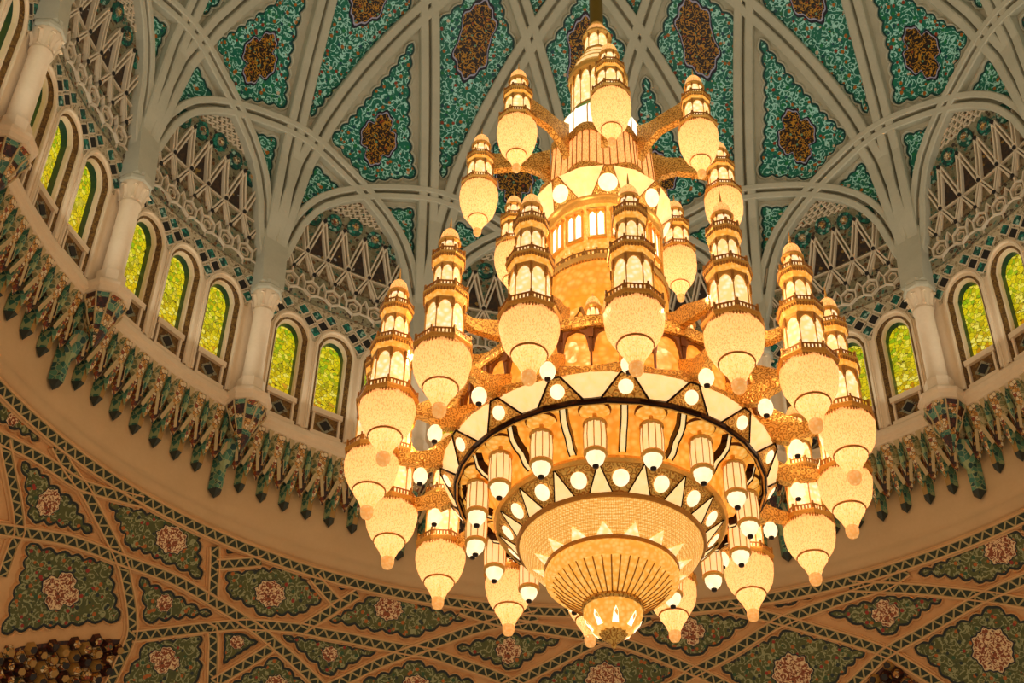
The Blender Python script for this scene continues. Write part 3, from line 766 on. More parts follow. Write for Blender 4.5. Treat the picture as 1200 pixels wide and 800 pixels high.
PAN = [  # outline in the order seen, medallion centre and half-size, description
 ([(-18, 455), (12, 474), (27, 490), (44, 517), (21, 503), (6, 495), (-14, 478)], (14, 490, .2, .22), 'slim dark green panel at the left edge just under the ledge border'),
 ([(23, 541), (47, 555), (84, 587), (107, 625), (35, 608), (31, 578)], (56, 588, .36, .40), 'dark green kite panel with cream medallion, nearest the left edge below the slim one'),
 ([(95, 544), (126, 563), (105, 556)], None, 'tiny dark sliver panel under the ledge border at the left'),
 ([(125, 588), (187, 604), (233, 618), (234, 680), (187, 654), (150, 640)], (200, 632, .52, .40), 'large dark green panel with cream medallion, left of the tiny triangle under the ledge'),
 ([(32, 637), (83, 650), (128, 659), (138, 729), (83, 731), (0, 741), (14, 700), (27, 666)], (70, 692, .62, .56), 'largest olive green panel with lozenge medallion above the lower left niche'),
 ([(163, 676), (205, 698), (248, 720), (170, 728)], (192, 706, .26, .26), 'dark green triangular panel with small round medallion right of the largest olive panel'),
 ([(265, 633), (299, 644), (265, 648)], None, 'tiny dark triangle panel under the ledge beside the vertical rib'),
 ([(265, 671), (300, 668), (343, 663), (377, 703), (350, 719), (310, 721), (267, 696)], (316, 695, .50, .40), 'six-sided dark green panel with flower medallion beside the vertical rib'),
 ([(384, 672), (417, 682), (400, 691)], None, 'small dark triangle panel between the six-sided panel and the wide lozenge'),
 ([(384, 728), (425, 706), (451, 691), (480, 705), (548, 726), (482, 746), (430, 736)], (455, 713, .46, .36), 'wide dark lozenge panel with round flower medallion below the left lanterns'),
 ([(330, 745), (385, 751), (441, 764), (408, 778), (383, 791), (357, 765)], (386, 766, .26, .24), 'dark winged panel with heart-shaped medallion below the wide lozenge'),
 ([(262, 741), (284, 742), (302, 752), (261, 778)], (277, 752, .24, .2), 'small dark triangular panel with rosette below the six-sided panel'),
 ([(234, 743), (170, 753), (150, 787), (138, 815), (222, 806), (234, 787)], (192, 773, .5, .4), 'dark green panel at the lower left with lozenge medallion, beside the niche'),
 ([(322, 769), (358, 803), (340, 832), (290, 832), (270, 805), (292, 788)], (322, 806, .4, .4), 'dark pointed panel cut by the bottom edge at the left'),
 ([(534, 759), (565, 750), (597, 743), (656, 751), (600, 784)], (596, 762, .42, .42), 'dark diamond panel with cross medallion left of the chandelier tip'),
 ([(424, 800), (485, 774), (555, 801), (490, 850)], (487, 806, .5, .4), 'dark domed panel at the bottom edge left of the chandelier tip'),
 ([(630, 802), (670, 778), (706, 758), (750, 770), (789, 786), (770, 808), (715, 850), (650, 825)], (709, 797, .62, .56), 'dark lozenge panel directly beneath the chandelier tip'),
 ([(747, 740), (805, 715), (878, 729), (848, 750), (815, 768), (780, 755)], (811, 740, .42, .44), 'dark diamond panel with cross medallion right of the chandelier tip'),
 ([(845, 783), (885, 757), (925, 738), (970, 752), (1016, 766), (985, 792), (930, 838), (875, 812)], (929, 789, .62, .62), 'dark green panel with tall medallion, second from the right at the bottom'),
 ([(890, 704), (922, 697), (956, 697), (920, 709)], (921, 703, .22, .12), 'thin dark diamond sliver under the ledge right of the chandelier'),
 ([(971, 720), (1005, 709), (1037, 699), (1106, 703), (1070, 725), (1042, 744), (1010, 732)], (1038, 718, .44, .42), 'dark diamond panel with cross medallion below the thin slivers at the right'),
 ([(1016, 675), (1047, 666), (1033, 675)], None, 'tiny dark sliver panel under the ledge at the right'),
 ([(1077, 675), (1139, 640), (1170, 618), (1232, 636), (1225, 655), (1200, 661), (1156, 681)], (1173, 643, .50, .44), 'dark winged panel with round medallion at the right edge under the ledge'),
 ([(1072, 761), (1120, 733), (1164, 710), (1215, 735), (1240, 775), (1180, 822), (1112, 796)], (1164, 761, .62, .66), 'large dark green panel with tall medallion in the lower right corner'),
]
for px, med, lab in PAN:
    C = [onto_cone(*p) for p in px]
    w = max((a-b).length for a in C for b in C)
    big = w > 1.4
    md = None
    if med: md = (onto_cone(med[0], med[1]), med[2]*.74, med[3]*.74, 'cross' if ('cross' in lab or 'lozenge med' in lab) else 'round')
    panel('vault_panel', C, pcone, 'night_edge', 'olive_tile', .06 if big else .03, .34 if big else .2, .07 if big else .02, md, lab, 'tile panel', 'dark green panels of the lower vault',
          rim_mat='vault_stone', med_mats=('navy_edge', 'cream_line', 'cream_scroll'))
# niche heads in the lower vault: honeycomb cells
def niche_head(name, px, cells, label, seed):
    random.seed(seed)
    C = [onto_cone(*p) for p in px]; mb = MB()
    c0 = sum(C, Vector())/len(C); n = (pcone(c0, 1)-pcone(c0, 0)).normalized(); X = Vector((0, 0, 1)).cross(n).normalized(); Y = n.cross(X)
    c2 = [((p-c0).dot(X), (p-c0).dot(Y)) for p in C]; c2 = c2 if area2(c2) > 0 else c2[::-1]
    vs, fs = fill2d(resample(c2, .2), (), .25); P = lambda q, h: pcone(c0+X*q[0]+Y*q[1], h)
    mb.add([P(q, .02) for q in vs], fs); root = mb.build(name, 'niche_maroon', loc=c0); tag(root, label, 'niche')
    x0, x1 = min(p[0] for p in c2), max(p[0] for p in c2); y0, y1 = min(p[1] for p in c2), max(p[1] for p in c2)
    mb = MB(); s = .17; j = 0; y = y0
    while y < y1:
        x = x0+(s*.87 if j % 2 else 0)
        while x < x1:
            if inpoly((x, y), c2):
                rr = s*.95; top = [P((x+rr*.55*sin(PI*q/3), y+rr*.55*cos(PI*q/3)), .16+.05*random.random()) for q in range(6)]
                bot = [P((x+rr*sin(PI*q/3), y+rr*cos(PI*q/3)), .02) for q in range(6)]
                mb.add(top+bot, [(q, (q+1) % 6, 6+(q+1) % 6, 6+q) for q in range(6)], random.choice([0, 1, 1, 2])); mb.add(top, [tuple(range(6))], random.choice([0, 2, 3]))
            x += s*1.74
        y += s*1.5; j += 1
    mb.build('cell', ['niche_gold', 'niche_maroon', 'tip_gold', 'dark_stud'], root, loc=c0)
niche_head('niche_vault', [(-20, 772), (25, 757), (70, 750), (110, 748), (143, 749), (132, 775), (115, 800), (90, 830), (-20, 830)], 60, 'gilded honeycomb niche head in the lower left corner', 3)
niche_head('niche_vault', [(1040, 772), (1058, 785), (1085, 806), (1060, 840), (1020, 840), (1000, 812)], 20, 'dark honeycomb niche head at the bottom edge right of the chandelier', 4)

# ------------------------------------------------------------------ the chandelier
CH = empty('chandelier', (0, 0, 12.4))
tag(CH, 'huge gilded crystal chandelier of minaret lanterns hanging under the dome', 'chandelier')
Z0 = 12.4
def cpart(name, mb, mats, parent=None, label=None):
    o = mb.build(name, mats); o.parent = parent or CH
    if parent is None: o.location = (0, 0, -Z0)
    if label: o['label'] = label
    return o
def pol(r, a, z): return Vector((r*sin(a), -r*cos(a), z))

def arch_wall(mb, r, z0, z1, n, mi, phase=0., frac=.30):
    """gold posts and pointed arch heads of an n-sided stage"""
    ri = r*cos(PI/n); w = 2*r*sin(PI/n)
    for q in range(n):
        a = phase+2*PI*q/n; p = pol(r, a, 0); d = pol(1, a, 0); t = Vector((d.y, -d.x, 0))
        pw = w*.07
        mb.box((p.x, p.y, (z0+z1)/2), pw, pw, z1-z0, mi, t, d)
        mb.box((p.x, p.y, z1-(z1-z0)*.12), w*.17, w*.14, (z1-z0)*.24, mi+1, t, d)
        am = a+PI/n; dm = pol(1, am, 0); tm = Vector((-dm.y, dm.x, 0)); c = pol(ri, am, 0)
        za = z1-(z1-z0)*frac
        for s in (-1, 1):       # spandrel halves of the arch
            A = [(s*w/2, z1), (0, z1), (0, z1-(z1-z0)*.035), (s*w*.14, z1-(z1-z0)*.06), (s*w*.27, z1-(z1-z0)*.11), (s*w*.36, z1-(z1-z0)*frac*.55), (s*w*.42, za), (s*w/2, za)]
            vs = [c+tm*x+Vector((0, 0, z)) for x, z in A]+[c-dm*.03*r/.3+tm*x+Vector((0, 0, z)) for x, z in A]
            k = len(A); mb.add(vs, [tuple(range(k))], mi); mb.add(vs, [(i, (i+1) % k, k+(i+1) % k, k+i) for i in range(k)], mi)
def teeth(mb, r, z, h, n, per, mi, phase=0.):
    ri = r*cos(PI/n); w = 2*r*sin(PI/n)
    for q in range(n):
        am = phase+2*PI*q/n+PI/n; dm = pol(1, am, 0); tm = Vector((-dm.y, dm.x, 0)); c = pol(ri, am, 0)
        for i in range(per):
            x = (-.5+(i+.5)/per)*w
            p = c+tm*x; mb.box((p.x, p.y, z-h/2), w/per*.5, .012, h, mi, tm, dm)
def railing(mb, r, z, h, n, per, mi, phase=0.):
    mb.revolve([(r-.012, z+h*.82), (r+.012, z+h*.82), (r+.012, z+h), (r-.012, z+h), (r-.012, z+h*.82)], n, mi, False, phase)
    teeth(mb, r, z+h, h, n, per, mi, phase)
    for q in range(n):
        p = pol(r, phase+2*PI*q/n, z+h*.7); mb.box(p, .03, .03, h*1.5, mi)

def lantern_meshes(stages, rim_r, dome_r, bowl, lens, detail=1.0):
    """mesh data for one minaret lantern: list of (name, data). stages: (glass r, z0, z1, balcony r) from below upwards; z = 0 is the rim"""
    PH = PI/8; g = MB(); out = []
    s = rim_r/.47
    g.revolve([(rim_r*.90, -.07*s), (rim_r*.95, -.05*s), (rim_r*1.0, -.015), (rim_r*1.03, .02), (rim_r*1.03, .045*s), (rim_r*.97, .065*s), (rim_r*.6, .065*s)], 8, 0, False, PH)
    teeth(g, rim_r*.965, -.02, .085*s, 8, 7, 1, PH)
    railing(g, rim_r*.95, .065*s, .10*s, 8, 6, 1, PH)
    n = len(stages)
    for i, (r, z0, z1, rb) in enumerate(stages):
        arch_wall(g, r*1.06, z0, z1, 8, 0, PH)
        if rb:      # corbelled balcony over this stage; metal corbel glows to stand in for window light
            h = max(.1, .22*s)
            g.revolve([(r*1.07, z1-.02), (r*1.10, z1+h*.15)], 8, 0, False, PH)
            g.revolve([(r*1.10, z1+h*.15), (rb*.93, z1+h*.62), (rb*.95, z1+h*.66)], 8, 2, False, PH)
            g.revolve([(rb*.95, z1+h*.66), (rb, z1+h*.9), (rb*1.03, z1+h*.95), (rb*1.03, z1+h*1.08), (rb*.96, z1+h*1.15), (rb*.5, z1+h*1.15)], 8, 0, False, PH)
            teeth(g, rb*.975, z1+h*.9, .07*s, 8, 6, 1, PH)
            railing(g, rb*.94, z1+h*1.15, .085*s, 8, 5, 1, PH)
    ze = stages[-1][2]
    g.revolve([(dome_r*.9, ze-.03), (dome_r*1.18, ze), (dome_r*1.2, ze+.03), (dome_r*1.02, ze+.06), (dome_r*.5, ze+.07)], 16, 0, False)
    out.append(('lantern', g, ['gilt', 'gilt_dark', 'honey_glow']))
    for i, (r, z0, z1, rb) in enumerate(stages):
        m = MB(); m.revolve([(r*.4, z0-.1*s), (r, z0-.1*s), (r, z1), (r*.4, z1)], 8, 0, False, PH); out.append(('stage_glass', m, ['window_glass']))
    m = MB(); K = 16
    m.revolve([(dome_r*cos(q*PI/2/6)**.8 if q < 6 else .01, ze+.05+dome_r*1.75*sin(q*PI/2/6)) for q in range(7)], 32, 0, True, rf=lambda a, z: 1+.035*abs(cos(8*a)))
    out.append(('dome', m, ['crystal']))
    m = MB(); zt = ze+.05+dome_r*1.72
    m.revolve([(.0, zt-.03), (.035*s, zt), (.02*s, zt+.03), (.03*s, zt+.055*s), (.012*s, zt+.08*s), (.02*s, zt+.11*s), (.004, zt+.30*s)], 10, 0, True)
    out.append(('finial', m, ['gilt']))
    m = MB(); m.revolve(bowl, 32, 0, True, rf=lambda a, z: 1+.012*cos(16*a)); out.append(('glass_bowl', m, ['crystal']))
    lr, lz = lens
    m = MB(); m.revolve([(lr*1.02, lz+.02*s), (lr*1.06, lz), (lr*1.02, lz-.02*s), (lr*.97, lz-.015*s)], 32, 0, True); out.append(('collar', m, ['gilt_dark']))
    m = MB(); m.revolve([(lr*.98, lz), (lr*.9, lz-.05*s), (lr*.62, lz-.17*s), (lr*.42, lz-.30*s), (lr*.38, lz-.34*s)], 40, 0, False, rf=lambda a, z: 1+.05*cos(20*a)); out.append(('fluted_cone', m, ['lens_glass']))
    m = MB(); b = lr*.40; zn = lz-.33*s
    m.revolve([(b*.9, zn), (b*1.05, zn-.05*s), (b*1.0, zn-.12*s), (b*.75, zn-.18*s), (.01, zn-.20*s)], 20, 0, True); out.append(('end_knob', m, ['nub_glass']))
    return out
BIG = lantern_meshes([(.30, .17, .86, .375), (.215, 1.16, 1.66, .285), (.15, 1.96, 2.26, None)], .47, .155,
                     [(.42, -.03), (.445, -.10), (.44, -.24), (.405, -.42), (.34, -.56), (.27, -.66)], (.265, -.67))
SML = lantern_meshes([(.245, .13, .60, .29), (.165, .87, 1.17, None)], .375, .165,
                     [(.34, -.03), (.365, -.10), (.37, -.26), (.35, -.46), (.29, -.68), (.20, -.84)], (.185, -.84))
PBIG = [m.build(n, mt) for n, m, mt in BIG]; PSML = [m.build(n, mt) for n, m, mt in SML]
def place_lantern(protos, r, a, z, zb, e):
    l = bpy.data.lights.new('warm_point', 'POINT'); l.energy = e; l.color = (1.0, .79, .53); l.shadow_soft_size = .05  # lamp within the lantern's glass bowl
    o = bpy.data.objects.new('warm_point', l); COL.objects.link(o); o.location = pol(r, a, z+zb)
    main = protos[0].copy(); COL.objects.link(main); main.parent = CH; main.location = pol(r, a, z-Z0); main.rotation_euler = (0, 0, a)
    for o in protos[1:]:
        c = o.copy(); COL.objects.link(c); c.parent = main
    return main
MINI = lantern_meshes([(.085, .06, .34, None)], .125, .095, [(.1, -.03), (.1, -.1)], (.05, -.12))[:4]
PMINI = [m.build('gallery_lantern' if n == 'lantern' else n, mt) for n, m, mt in MINI]
for i in range(16):
    a = CHP+(i+.5)*PI/8
    mo = PMINI[0].copy(); COL.objects.link(mo); mo.parent = CH; mo.location = pol(2.1, a, 16.95-Z0); mo.rotation_euler = (0, 0, a); mo.scale = (1.25, 1.25, 1.25)
    for o in PMINI[1:]:
        c = o.copy(); COL.objects.link(c); c.parent = mo
for o in PMINI: bpy.data.objects.remove(o)
# arms: pierced gilt plates in the radial plane, local x = outward
def arm_mesh(outline, th, name, mat='gilt_filigree'):
    m = MB(); m.prism(outline, th, lambda x, y, z: Vector((y-th/2, -x, z))); return m.build(name, mat)
UP = arm_mesh([(2.2, 16.95), (2.5, 16.86), (2.9, 16.72), (3.3, 16.58), (3.62, 16.60), (3.62, 16.74), (3.35, 16.78), (3.0, 16.98), (2.7, 17.16), (2.45, 17.22), (2.2, 17.4)], .13, 'upper_arm')
LO = arm_mesh([(2.3, 15.55), (2.75, 15.62), (3.0, 15.52), (3.2, 15.62), (3.52, 15.66), (3.52, 15.84), (3.2, 15.86), (2.9, 15.92), (2.6, 16.12), (2.3, 16.3)], .13, 'lower_arm')
TOPA = arm_mesh([(1.0, 22.42), (1.2, 22.70), (1.5, 22.84), (1.8, 22.80), (2.1, 22.74), (2.1, 23.18), (1.6, 23.22), (1.3, 23.22), (1.0, 23.34)], .15, 'top_arm', 'gilt_filigree')
gm = MB(); gm.revolve([(.0, .14), (.07, .12), (.115, .04), (.12, -.03), (.095, -.11), (.05, -.15)], 20, 0, True); gm.revolve([(.02, .13), (.02, .34)], 8, 1)
gm.revolve([(.05, -.145), (.045, -.18), (.0, -.19)], 12, 2, True)
GLOBE = gm.build('globe_lamp', ['pearl_globe', 'gilt', 'black_cap'])
for i in range(16):
    a = CHP+i*2*PI/16
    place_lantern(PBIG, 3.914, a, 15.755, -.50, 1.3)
    for o in (UP, LO):
        c = o.copy(); COL.objects.link(c); c.parent = CH; c.location = (0, 0, -Z0); c.rotation_euler = (0, 0, a)
    for da, rr, zz in ((0, 3.10, 15.42),):
        c = GLOBE.copy(); COL.objects.link(c); c.parent = CH; c.location = pol(rr, a+da, zz-Z0)
for i in range(8):
    a = rad(5.2)+i*2*PI/8
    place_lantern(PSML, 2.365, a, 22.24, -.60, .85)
    for o in (TOPA,):
        c = o.copy(); COL.objects.link(c); c.parent = CH; c.location = (0, 0, -Z0); c.rotation_euler = (0, 0, a)
for o in PBIG+PSML+[UP, LO, TOPA, GLOBE]: bpy.data.objects.remove(o)

# --- bottom bowls
m = MB(); m.revolve([(.0, 12.40), (.03, 12.42), (.05, 12.50), (.10, 12.53), (.20, 12.62), (.21, 12.66), (.19, 12.68)], 24, 0, True, rf=lambda a, z: 1+.06*cos(12*a)*(1 if z > 12.52 else 0)); cpart('bottom_finial', m, 'gilt_filigree')
m = MB(); m.revolve([(.18, 12.64), (.30, 12.70), (.41, 12.82), (.455, 12.96), (.455, 13.04), (.40, 13.06)], 48, 0, True); b = cpart('lowest_bowl', m, 'honey_glow')
m = MB()
for q in range(8):
    a = CHP+q*PI/4; d = pol(1, a, 0); t = Vector((-d.y, d.x, 0))
    m = MB(); m.add([pol(.31, a, 12.69)-t*.05, pol(.31, a, 12.69)+t*.05, pol(.42, a, 12.83)+t*.035, pol(.445, a, 12.90), pol(.42, a, 12.83)-t*.035], [(0, 1, 2, 3, 4)]); cpart('petal', m, 'white_glass', b)
m = MB(); m.revolve([(.44, 13.04), (.47, 13.05), (.475, 13.13), (.44, 13.15)], 64, 0, True, rf=lambda a, z: 1+.012*cos(64*a)); cpart('filigree_band', m, 'gilt_filigree')
m = MB(); m.revolve([(.43, 13.12), (.55, 13.18), (.75, 13.32), (.95, 13.52)], 64, 0, True); b = cpart('ribbed_bowl', m, 'honey_glow')
m = MB()
for q in range(40):
    a = 2*PI*q/40; d = pol(1, a, 0); t = Vector((-d.y, d.x, 0))
    m.tube([pol(r, a, z-.012) for r, z in ((.46, 13.13), (.55, 13.18), (.75, 13.32), (.94, 13.52))], .011, 4)
cpart('rib', m, 'gilt_dark', b)
m = MB(); m.revolve([(.92, 13.49), (.98, 13.48), (1.04, 13.54), (1.06, 13.64), (1.03, 13.72), (.98, 13.74)], 64, 0, True); cpart('glass_lip', m, 'honey_glow')
m = MB(); m.revolve([(1.03, 13.70), (1.06, 13.71), (1.065, 13.76), (1.02, 13.79)], 32, 0, False); cpart('lip_ring', m, 'gilt_dark')
m = MB(); m.revolve([(1.02, 13.77), (1.18, 13.84), (1.32, 13.95), (1.42, 14.07), (1.475, 14.2)], 64, 0, True); b = cpart('beaded_bowl', m, 'beaded_glass')
m = MB()
for q in range(16):
    a = CHP+(q+.5)*PI/8; d = pol(1, a, 0); t = Vector((-d.y, d.x, 0))
    m = MB(); m.add([pol(1.045, a, 13.765)-t*.13, pol(1.045, a, 13.765)+t*.13, pol(1.26, a, 13.875)], [(0, 1, 2)]); cpart('crystal_triangle', m, 'window_glass', b)
m = MB(); m.revolve([(1.44, 14.16), (1.50, 14.17), (1.52, 14.22), (1.48, 14.25)], 32, 0, False); cpart('bowl_ring', m, 'gilt_dark')
# band of circles and triangles
def on(ra, za, rb, zb, f, a, h=0.):
    """point on the cone between two circles, f from 0 to 1, lifted h outwards"""
    n = Vector((zb-za, -(rb-ra))).normalized()
    return pol(ra+(rb-ra)*f+n.x*h, a, za+(zb-za)*f+n.y*h)
m = MB(); m.revolve([(1.46, 14.22), (1.82, 14.60)], 64, 0, True); b = cpart('roundel_band', m, 'gilt_filigree')
m = MB(); m2 = MB(); m3 = MB()
for q in range(16):
    a = CHP+q*PI/8
    pts = [on(1.46, 14.22, 1.82, 14.6, .48+.26*cos(2*PI*w/20), a+.079*sin(2*PI*w/20), .02) for w in range(20)]
    m = MB(); m.add(pts, [tuple(range(20))]); cpart('lit_roundel', m, 'pearl_globe', b)
    A = [on(1.46, 14.22, 1.82, 14.6, f, a+PI/16+da, .02) for f, da in ((.04, -.12), (.04, .12), (.97, 0))]
    m2 = MB(); m2.add(A, [(0, 1, 2)])
    for i, j in ((0, 2), (1, 2)): m2.tube([A[i], A[j]], .012, 5, 1)
    cpart('lit_triangle', m2, ['cream_panel', 'ring_bronze'], b)
m = MB(); m.revolve([(1.78, 14.57), (1.84, 14.55), (1.88, 14.60), (1.86, 14.66), (1.80, 14.66)], 48, 0, False); cpart('band_ring', m, 'gilt')
# tray with hanging lamps
m = MB(); m.revolve([(1.84, 14.62), (1.90, 14.85), (1.98, 15.08), (2.12, 15.24), (2.46, 15.28)], 64, 0, True); cpart('tray', m, 'amber_glass')
m = MB(); m.revolve([(2.44, 15.24), (2.46, 15.17), (2.50, 15.14), (2.545, 15.16), (2.56, 15.21), (2.53, 15.27), (2.47, 15.28)], 32, 0, False); cpart('dark_ring', m, 'ring_bronze', None, 'dark bronze ring')
m = MB(); m.revolve([(2.485, 15.143), (2.50, 15.132), (2.512, 15.143)], 32, 0, False); cpart('ring_edge', m, 'gilt')
lm = [(n, x, mt) for n, x, mt in ()]
def small_lamp():
    g = MB(); g.revolve([(.035, .95), (.035, .80), (.10, .78), (.185, .72), (.19, .68), (.13, .66)], 16, 0, True)
    g.revolve([(.17, .20), (.185, .18), (.18, .14), (.12, .13)], 16, 0, True)
    for q in range(10):
        a = 2*PI*q/10; g.tube([pol(.165, a, .67), pol(.180, a, .45), pol(.172, a, .2)], .009, 4)
    s = MB(); s.revolve([(.155, .67), (.17, .45), (.162, .19)], 40, 0, True, rf=lambda a, z: 1+.06*cos(10*a))
    c = MB(); c.revolve([(.14, .14), (.142, .10), (.115, .02), (.07, -.04), (.045, -.055)], 24, 0, True, rf=lambda a, z: 1+.03*cos(12*a))
    k = MB(); k.revolve([(.05, -.055), (.045, -.09), (.0, -.10)], 12, 0, True)
    d = MB(); d.revolve([(.0, .90), (.12, .90), (.23, .94), (.25, .98), (.24, 1.0), (.0, 1.0)], 24, 0, True); d.revolve([(.235, .935), (.262, .965), (.262, .99), (.24, .99)], 24, 1, True)
    return [g.build('pendant_lamp', 'gilt'), s.build('fluted_shade', 'cream_panel'), c.build('glass_cup', 'pearl_globe'), k.build('cap', 'black_cap'), d.build('ceiling_dish', ['honey_glow', 'gilt_brown'])]
SL = small_lamp()
br = MB()
BO = [(2.40, 15.22), (2.34, 15.02), (2.24, 14.92), (2.12, 14.86), (2.02, 14.72), (1.92, 14.68), (1.90, 14.78), (2.0, 14.82), (2.08, 14.95), (2.2, 15.02), (2.28, 15.1), (2.32, 15.24)]
br.prism(BO, .085, lambda x, y, z: Vector((y-.0425, -x, z)), 0, 1)
for s_ in (-.05, .05):
    br.prism(offset2d(BO if area2(BO) > 0 else BO[::-1], .018), .02, lambda x, y, z: Vector((y-.01+s_, -x, z)), 0)
BR = br.build('scroll_bracket', ['ring_bronze', 'cream_panel'])
for i in range(16):
    a = CHP+(i+.5)*PI/8
    mo = SL[0].copy(); COL.objects.link(mo); mo.parent = CH; mo.location = pol(2.19, a, 14.29-Z0); mo.rotation_euler = (0, 0, a)
    for o in SL[1:]:
        c = o.copy(); COL.objects.link(c); c.parent = mo
    c = BR.copy(); COL.objects.link(c); c.parent = CH; c.location = (0, 0, -Z0); c.rotation_euler = (0, 0, CHP+i*PI/8)
for o in SL+[BR]: bpy.data.objects.remove(o)
# crown frieze above the ring: gilt triangles with lit circles, cream glass between
def crown(ra, za, rb, zb, n, rim, name):
    m = MB(); m.revolve([(ra, za), (rb, zb)], n*2, 0, False, CHP); b = cpart(name, m, 'cream_panel')
    g, e, r = MB(), MB(), MB(); st = 2*PI/n
    for q in range(n):
        a = CHP+q*st
        A = [on(ra, za, rb, zb, 0.0, a-st*.36, .03), on(ra, za, rb, zb, 0.0, a+st*.36, .03), on(ra, za, rb, zb, .97, a+st*.07, .03), on(ra, za, rb, zb, .97, a-st*.07, .03)]
        g = MB(); g.add(A, [(0, 1, 2, 3)])
        for i, j in ((1, 2), (2, 3), (3, 0)): g.tube([A[i], A[j]], .018*rim, 5, 1)
        cpart('gilt_triangle', g, ['gilt_filigree', 'ring_bronze' if rim > .8 else 'gilt_dark'], b)
        W = math.hypot(rb-ra, zb-za); rr = .29*W
        rm = ra+(rb-ra)*.42
        r = MB(); r.add([on(ra, za, rb, zb, .42+rr/W*cos(2*PI*w/20), a+rr/rm*sin(2*PI*w/20), .05) for w in range(20)], [tuple(range(20))]); cpart('lit_roundel', r, 'pearl_globe', b)
crown(2.52, 15.24, 2.76, 15.56, 16, 1.0, 'crown_frieze')
# arcaded drum: lobed balustrade, glass, dark spandrels
def lobed(a, z): return 1+.018*cos(16*(a-CHP))
m = MB(); m.revolve([(2.60, 15.52), (2.72, 15.55), (2.70, 15.76), (2.60, 15.78)], 128, 0, False, rf=lobed); cpart('balustrade', m, 'gilt_filigree')
m = MB(); m.revolve([(2.46, 15.5), (2.46, 16.68)], 32, 0, False, CHP); cpart('arcade_glass', m, 'amber_glass')
m = MB(); arch_wall(m, 2.52, 15.76, 16.66, 32, 0, CHP, .5); cpart('arcade', m, ['gilt_brown', 'gilt_brown'])
m = MB(); m.revolve([(2.40, 16.64), (2.58, 16.64), (2.60, 16.72), (2.58, 16.86), (2.50, 16.88), (1.3, 16.90)], 32, 0, False, CHP); cpart('gallery_band', m, 'gilt_filigree')
# ogee storey and amber bowl
m = MB(); m.revolve([(1.62, 16.88), (1.58, 17.4), (1.40, 18.05), (1.2, 18.3)], 64, 0, True); b = cpart('ogee_storey', m, 'amber_glass')
for q in range(8):
    a0 = CHP+(q+.5)*PI/4; m = MB()
    for s in (-1, 1):
        m.tube([on(1.62, 16.9, 1.38, 18.1, f, a0+s*da, .02) for f, da in ((.02, .38), (.3, .37), (.5, .30), (.68, .16), (.8, .05), (.98, 0))], .03, 6)
    cpart('ogee_moulding', m, 'gilt_dark', b)
m = MB(); m.revolve([(.80, 18.25), (.98, 18.45), (1.12, 18.85), (1.16, 19.2), (1.13, 19.42)], 64, 0, True); cpart('amber_bowl', m, 'amber_glass')
m = MB(); m.revolve([(1.10, 19.36), (1.18, 19.40), (1.20, 19.5), (1.14, 19.55), (1.0, 19.56)], 32, 0, False, CHP); teeth(m, 1.17, 19.42, .06, 32, 4, 1, CHP); railing(m, 1.15, 19.55, .09, 32, 3, 1, CHP)
cpart('ridge_gallery', m, ['gilt', 'gilt_dark'])
m = MB(); m.revolve([(1.06, 19.55), (1.04, 20.95)], 32, 0, False, CHP); cpart('window_drum', m, 'honey_glow')
m = MB(); m2 = MB()
for q in range(16):
    a = CHP+(q+.5)*PI/8; d = pol(1, a, 0); t = Vector((-d.y, d.x, 0))
    for s in (-.5, .5):
        c = pol(1.07, a, 20.35)+t*(s*.15)
        m = MB(); m.add([c-t*.055+Vector((0, 0, -.3)), c+t*.055+Vector((0, 0, -.3)), c+t*.055+Vector((0, 0, .24)), c+Vector((0, 0, .32)), c-t*.055+Vector((0, 0, .24))], [(0, 1, 2, 3, 4)]); cpart('lit_window', m, 'white_glass')
    c = pol(1.08, a, 20.35); m2 = MB()
    m2.box(c+Vector((0, 0, .36)), .36, .08, .05, 0, t, d); m2.box(c-Vector((0, 0, .34)), .34, .06, .05, 0, t, d); m2.box(c, .025, .04, .66, 0, t, d)
    for s in (-1, 1): m2.box(c+t*(s*.16), .02, .05, .66, 0, t, d)
    cpart('window_frame', m2, 'gilt')

m = MB(); m.revolve([(1.04, 20.9), (1.12, 20.95), (1.15, 21.03), (1.10, 21.08), (.9, 21.08)], 64, 0, True); cpart('drum_cornice', m, 'gilt')
crown(1.04, 21.08, 1.34, 21.60, 8, .7, 'upper_crown')
# lobed storey of glass tubes
def lob8(a, z): return 1+.06*cos(8*(a-CHP-PI/8))
m = MB(); m.revolve([(1.12, 21.62), (1.22, 21.62), (1.22, 21.82), (1.10, 21.86)], 128, 0, False, rf=lob8); cpart('wave_balustrade', m, 'gilt_filigree')
m = MB(); m.revolve([(1.02, 21.65), (.96, 22.95), (.7, 23.0)], 256, 0, False, rf=lambda a, z: lob8(a, z)*(1+.022*abs(cos(24*a)))); cpart('tube_glass', m, 'crystal')
m = MB()
for q in range(48):
    a = PI*2*(q+.5)/48; m.tube([pol(1.03*lob8(a, 0), a, 21.8), pol(.97*lob8(a, 0), a, 22.95)], .012, 4)
cpart('tube_rib', m, 'gilt_dark')
m = MB(); m.revolve([(.90, 22.94), (.99, 22.95), (1.0, 23.16), (.92, 23.2), (.7, 23.22)], 64, 0, False, rf=lob8); teeth(m, .96, 22.97, .05, 32, 2, 1); cpart('scroll_band', m, ['gilt_filigree', 'gilt_dark'])
m = MB(); m.revolve([(.76, 23.18), (.80, 23.3), (.80, 23.9), (.74, 24.06), (.5, 24.1)], 16, 0, False, CHP); b = cpart('bright_ring', m, 'white_glass')
m = MB()
for q in range(16):
    m.tube([pol(.81, CHP+q*PI/8, 23.2), pol(.81, CHP+q*PI/8, 23.9), pol(.75, CHP+q*PI/8, 24.07)], .013, 4)
cpart('ring_rib', m, 'gilt', b)
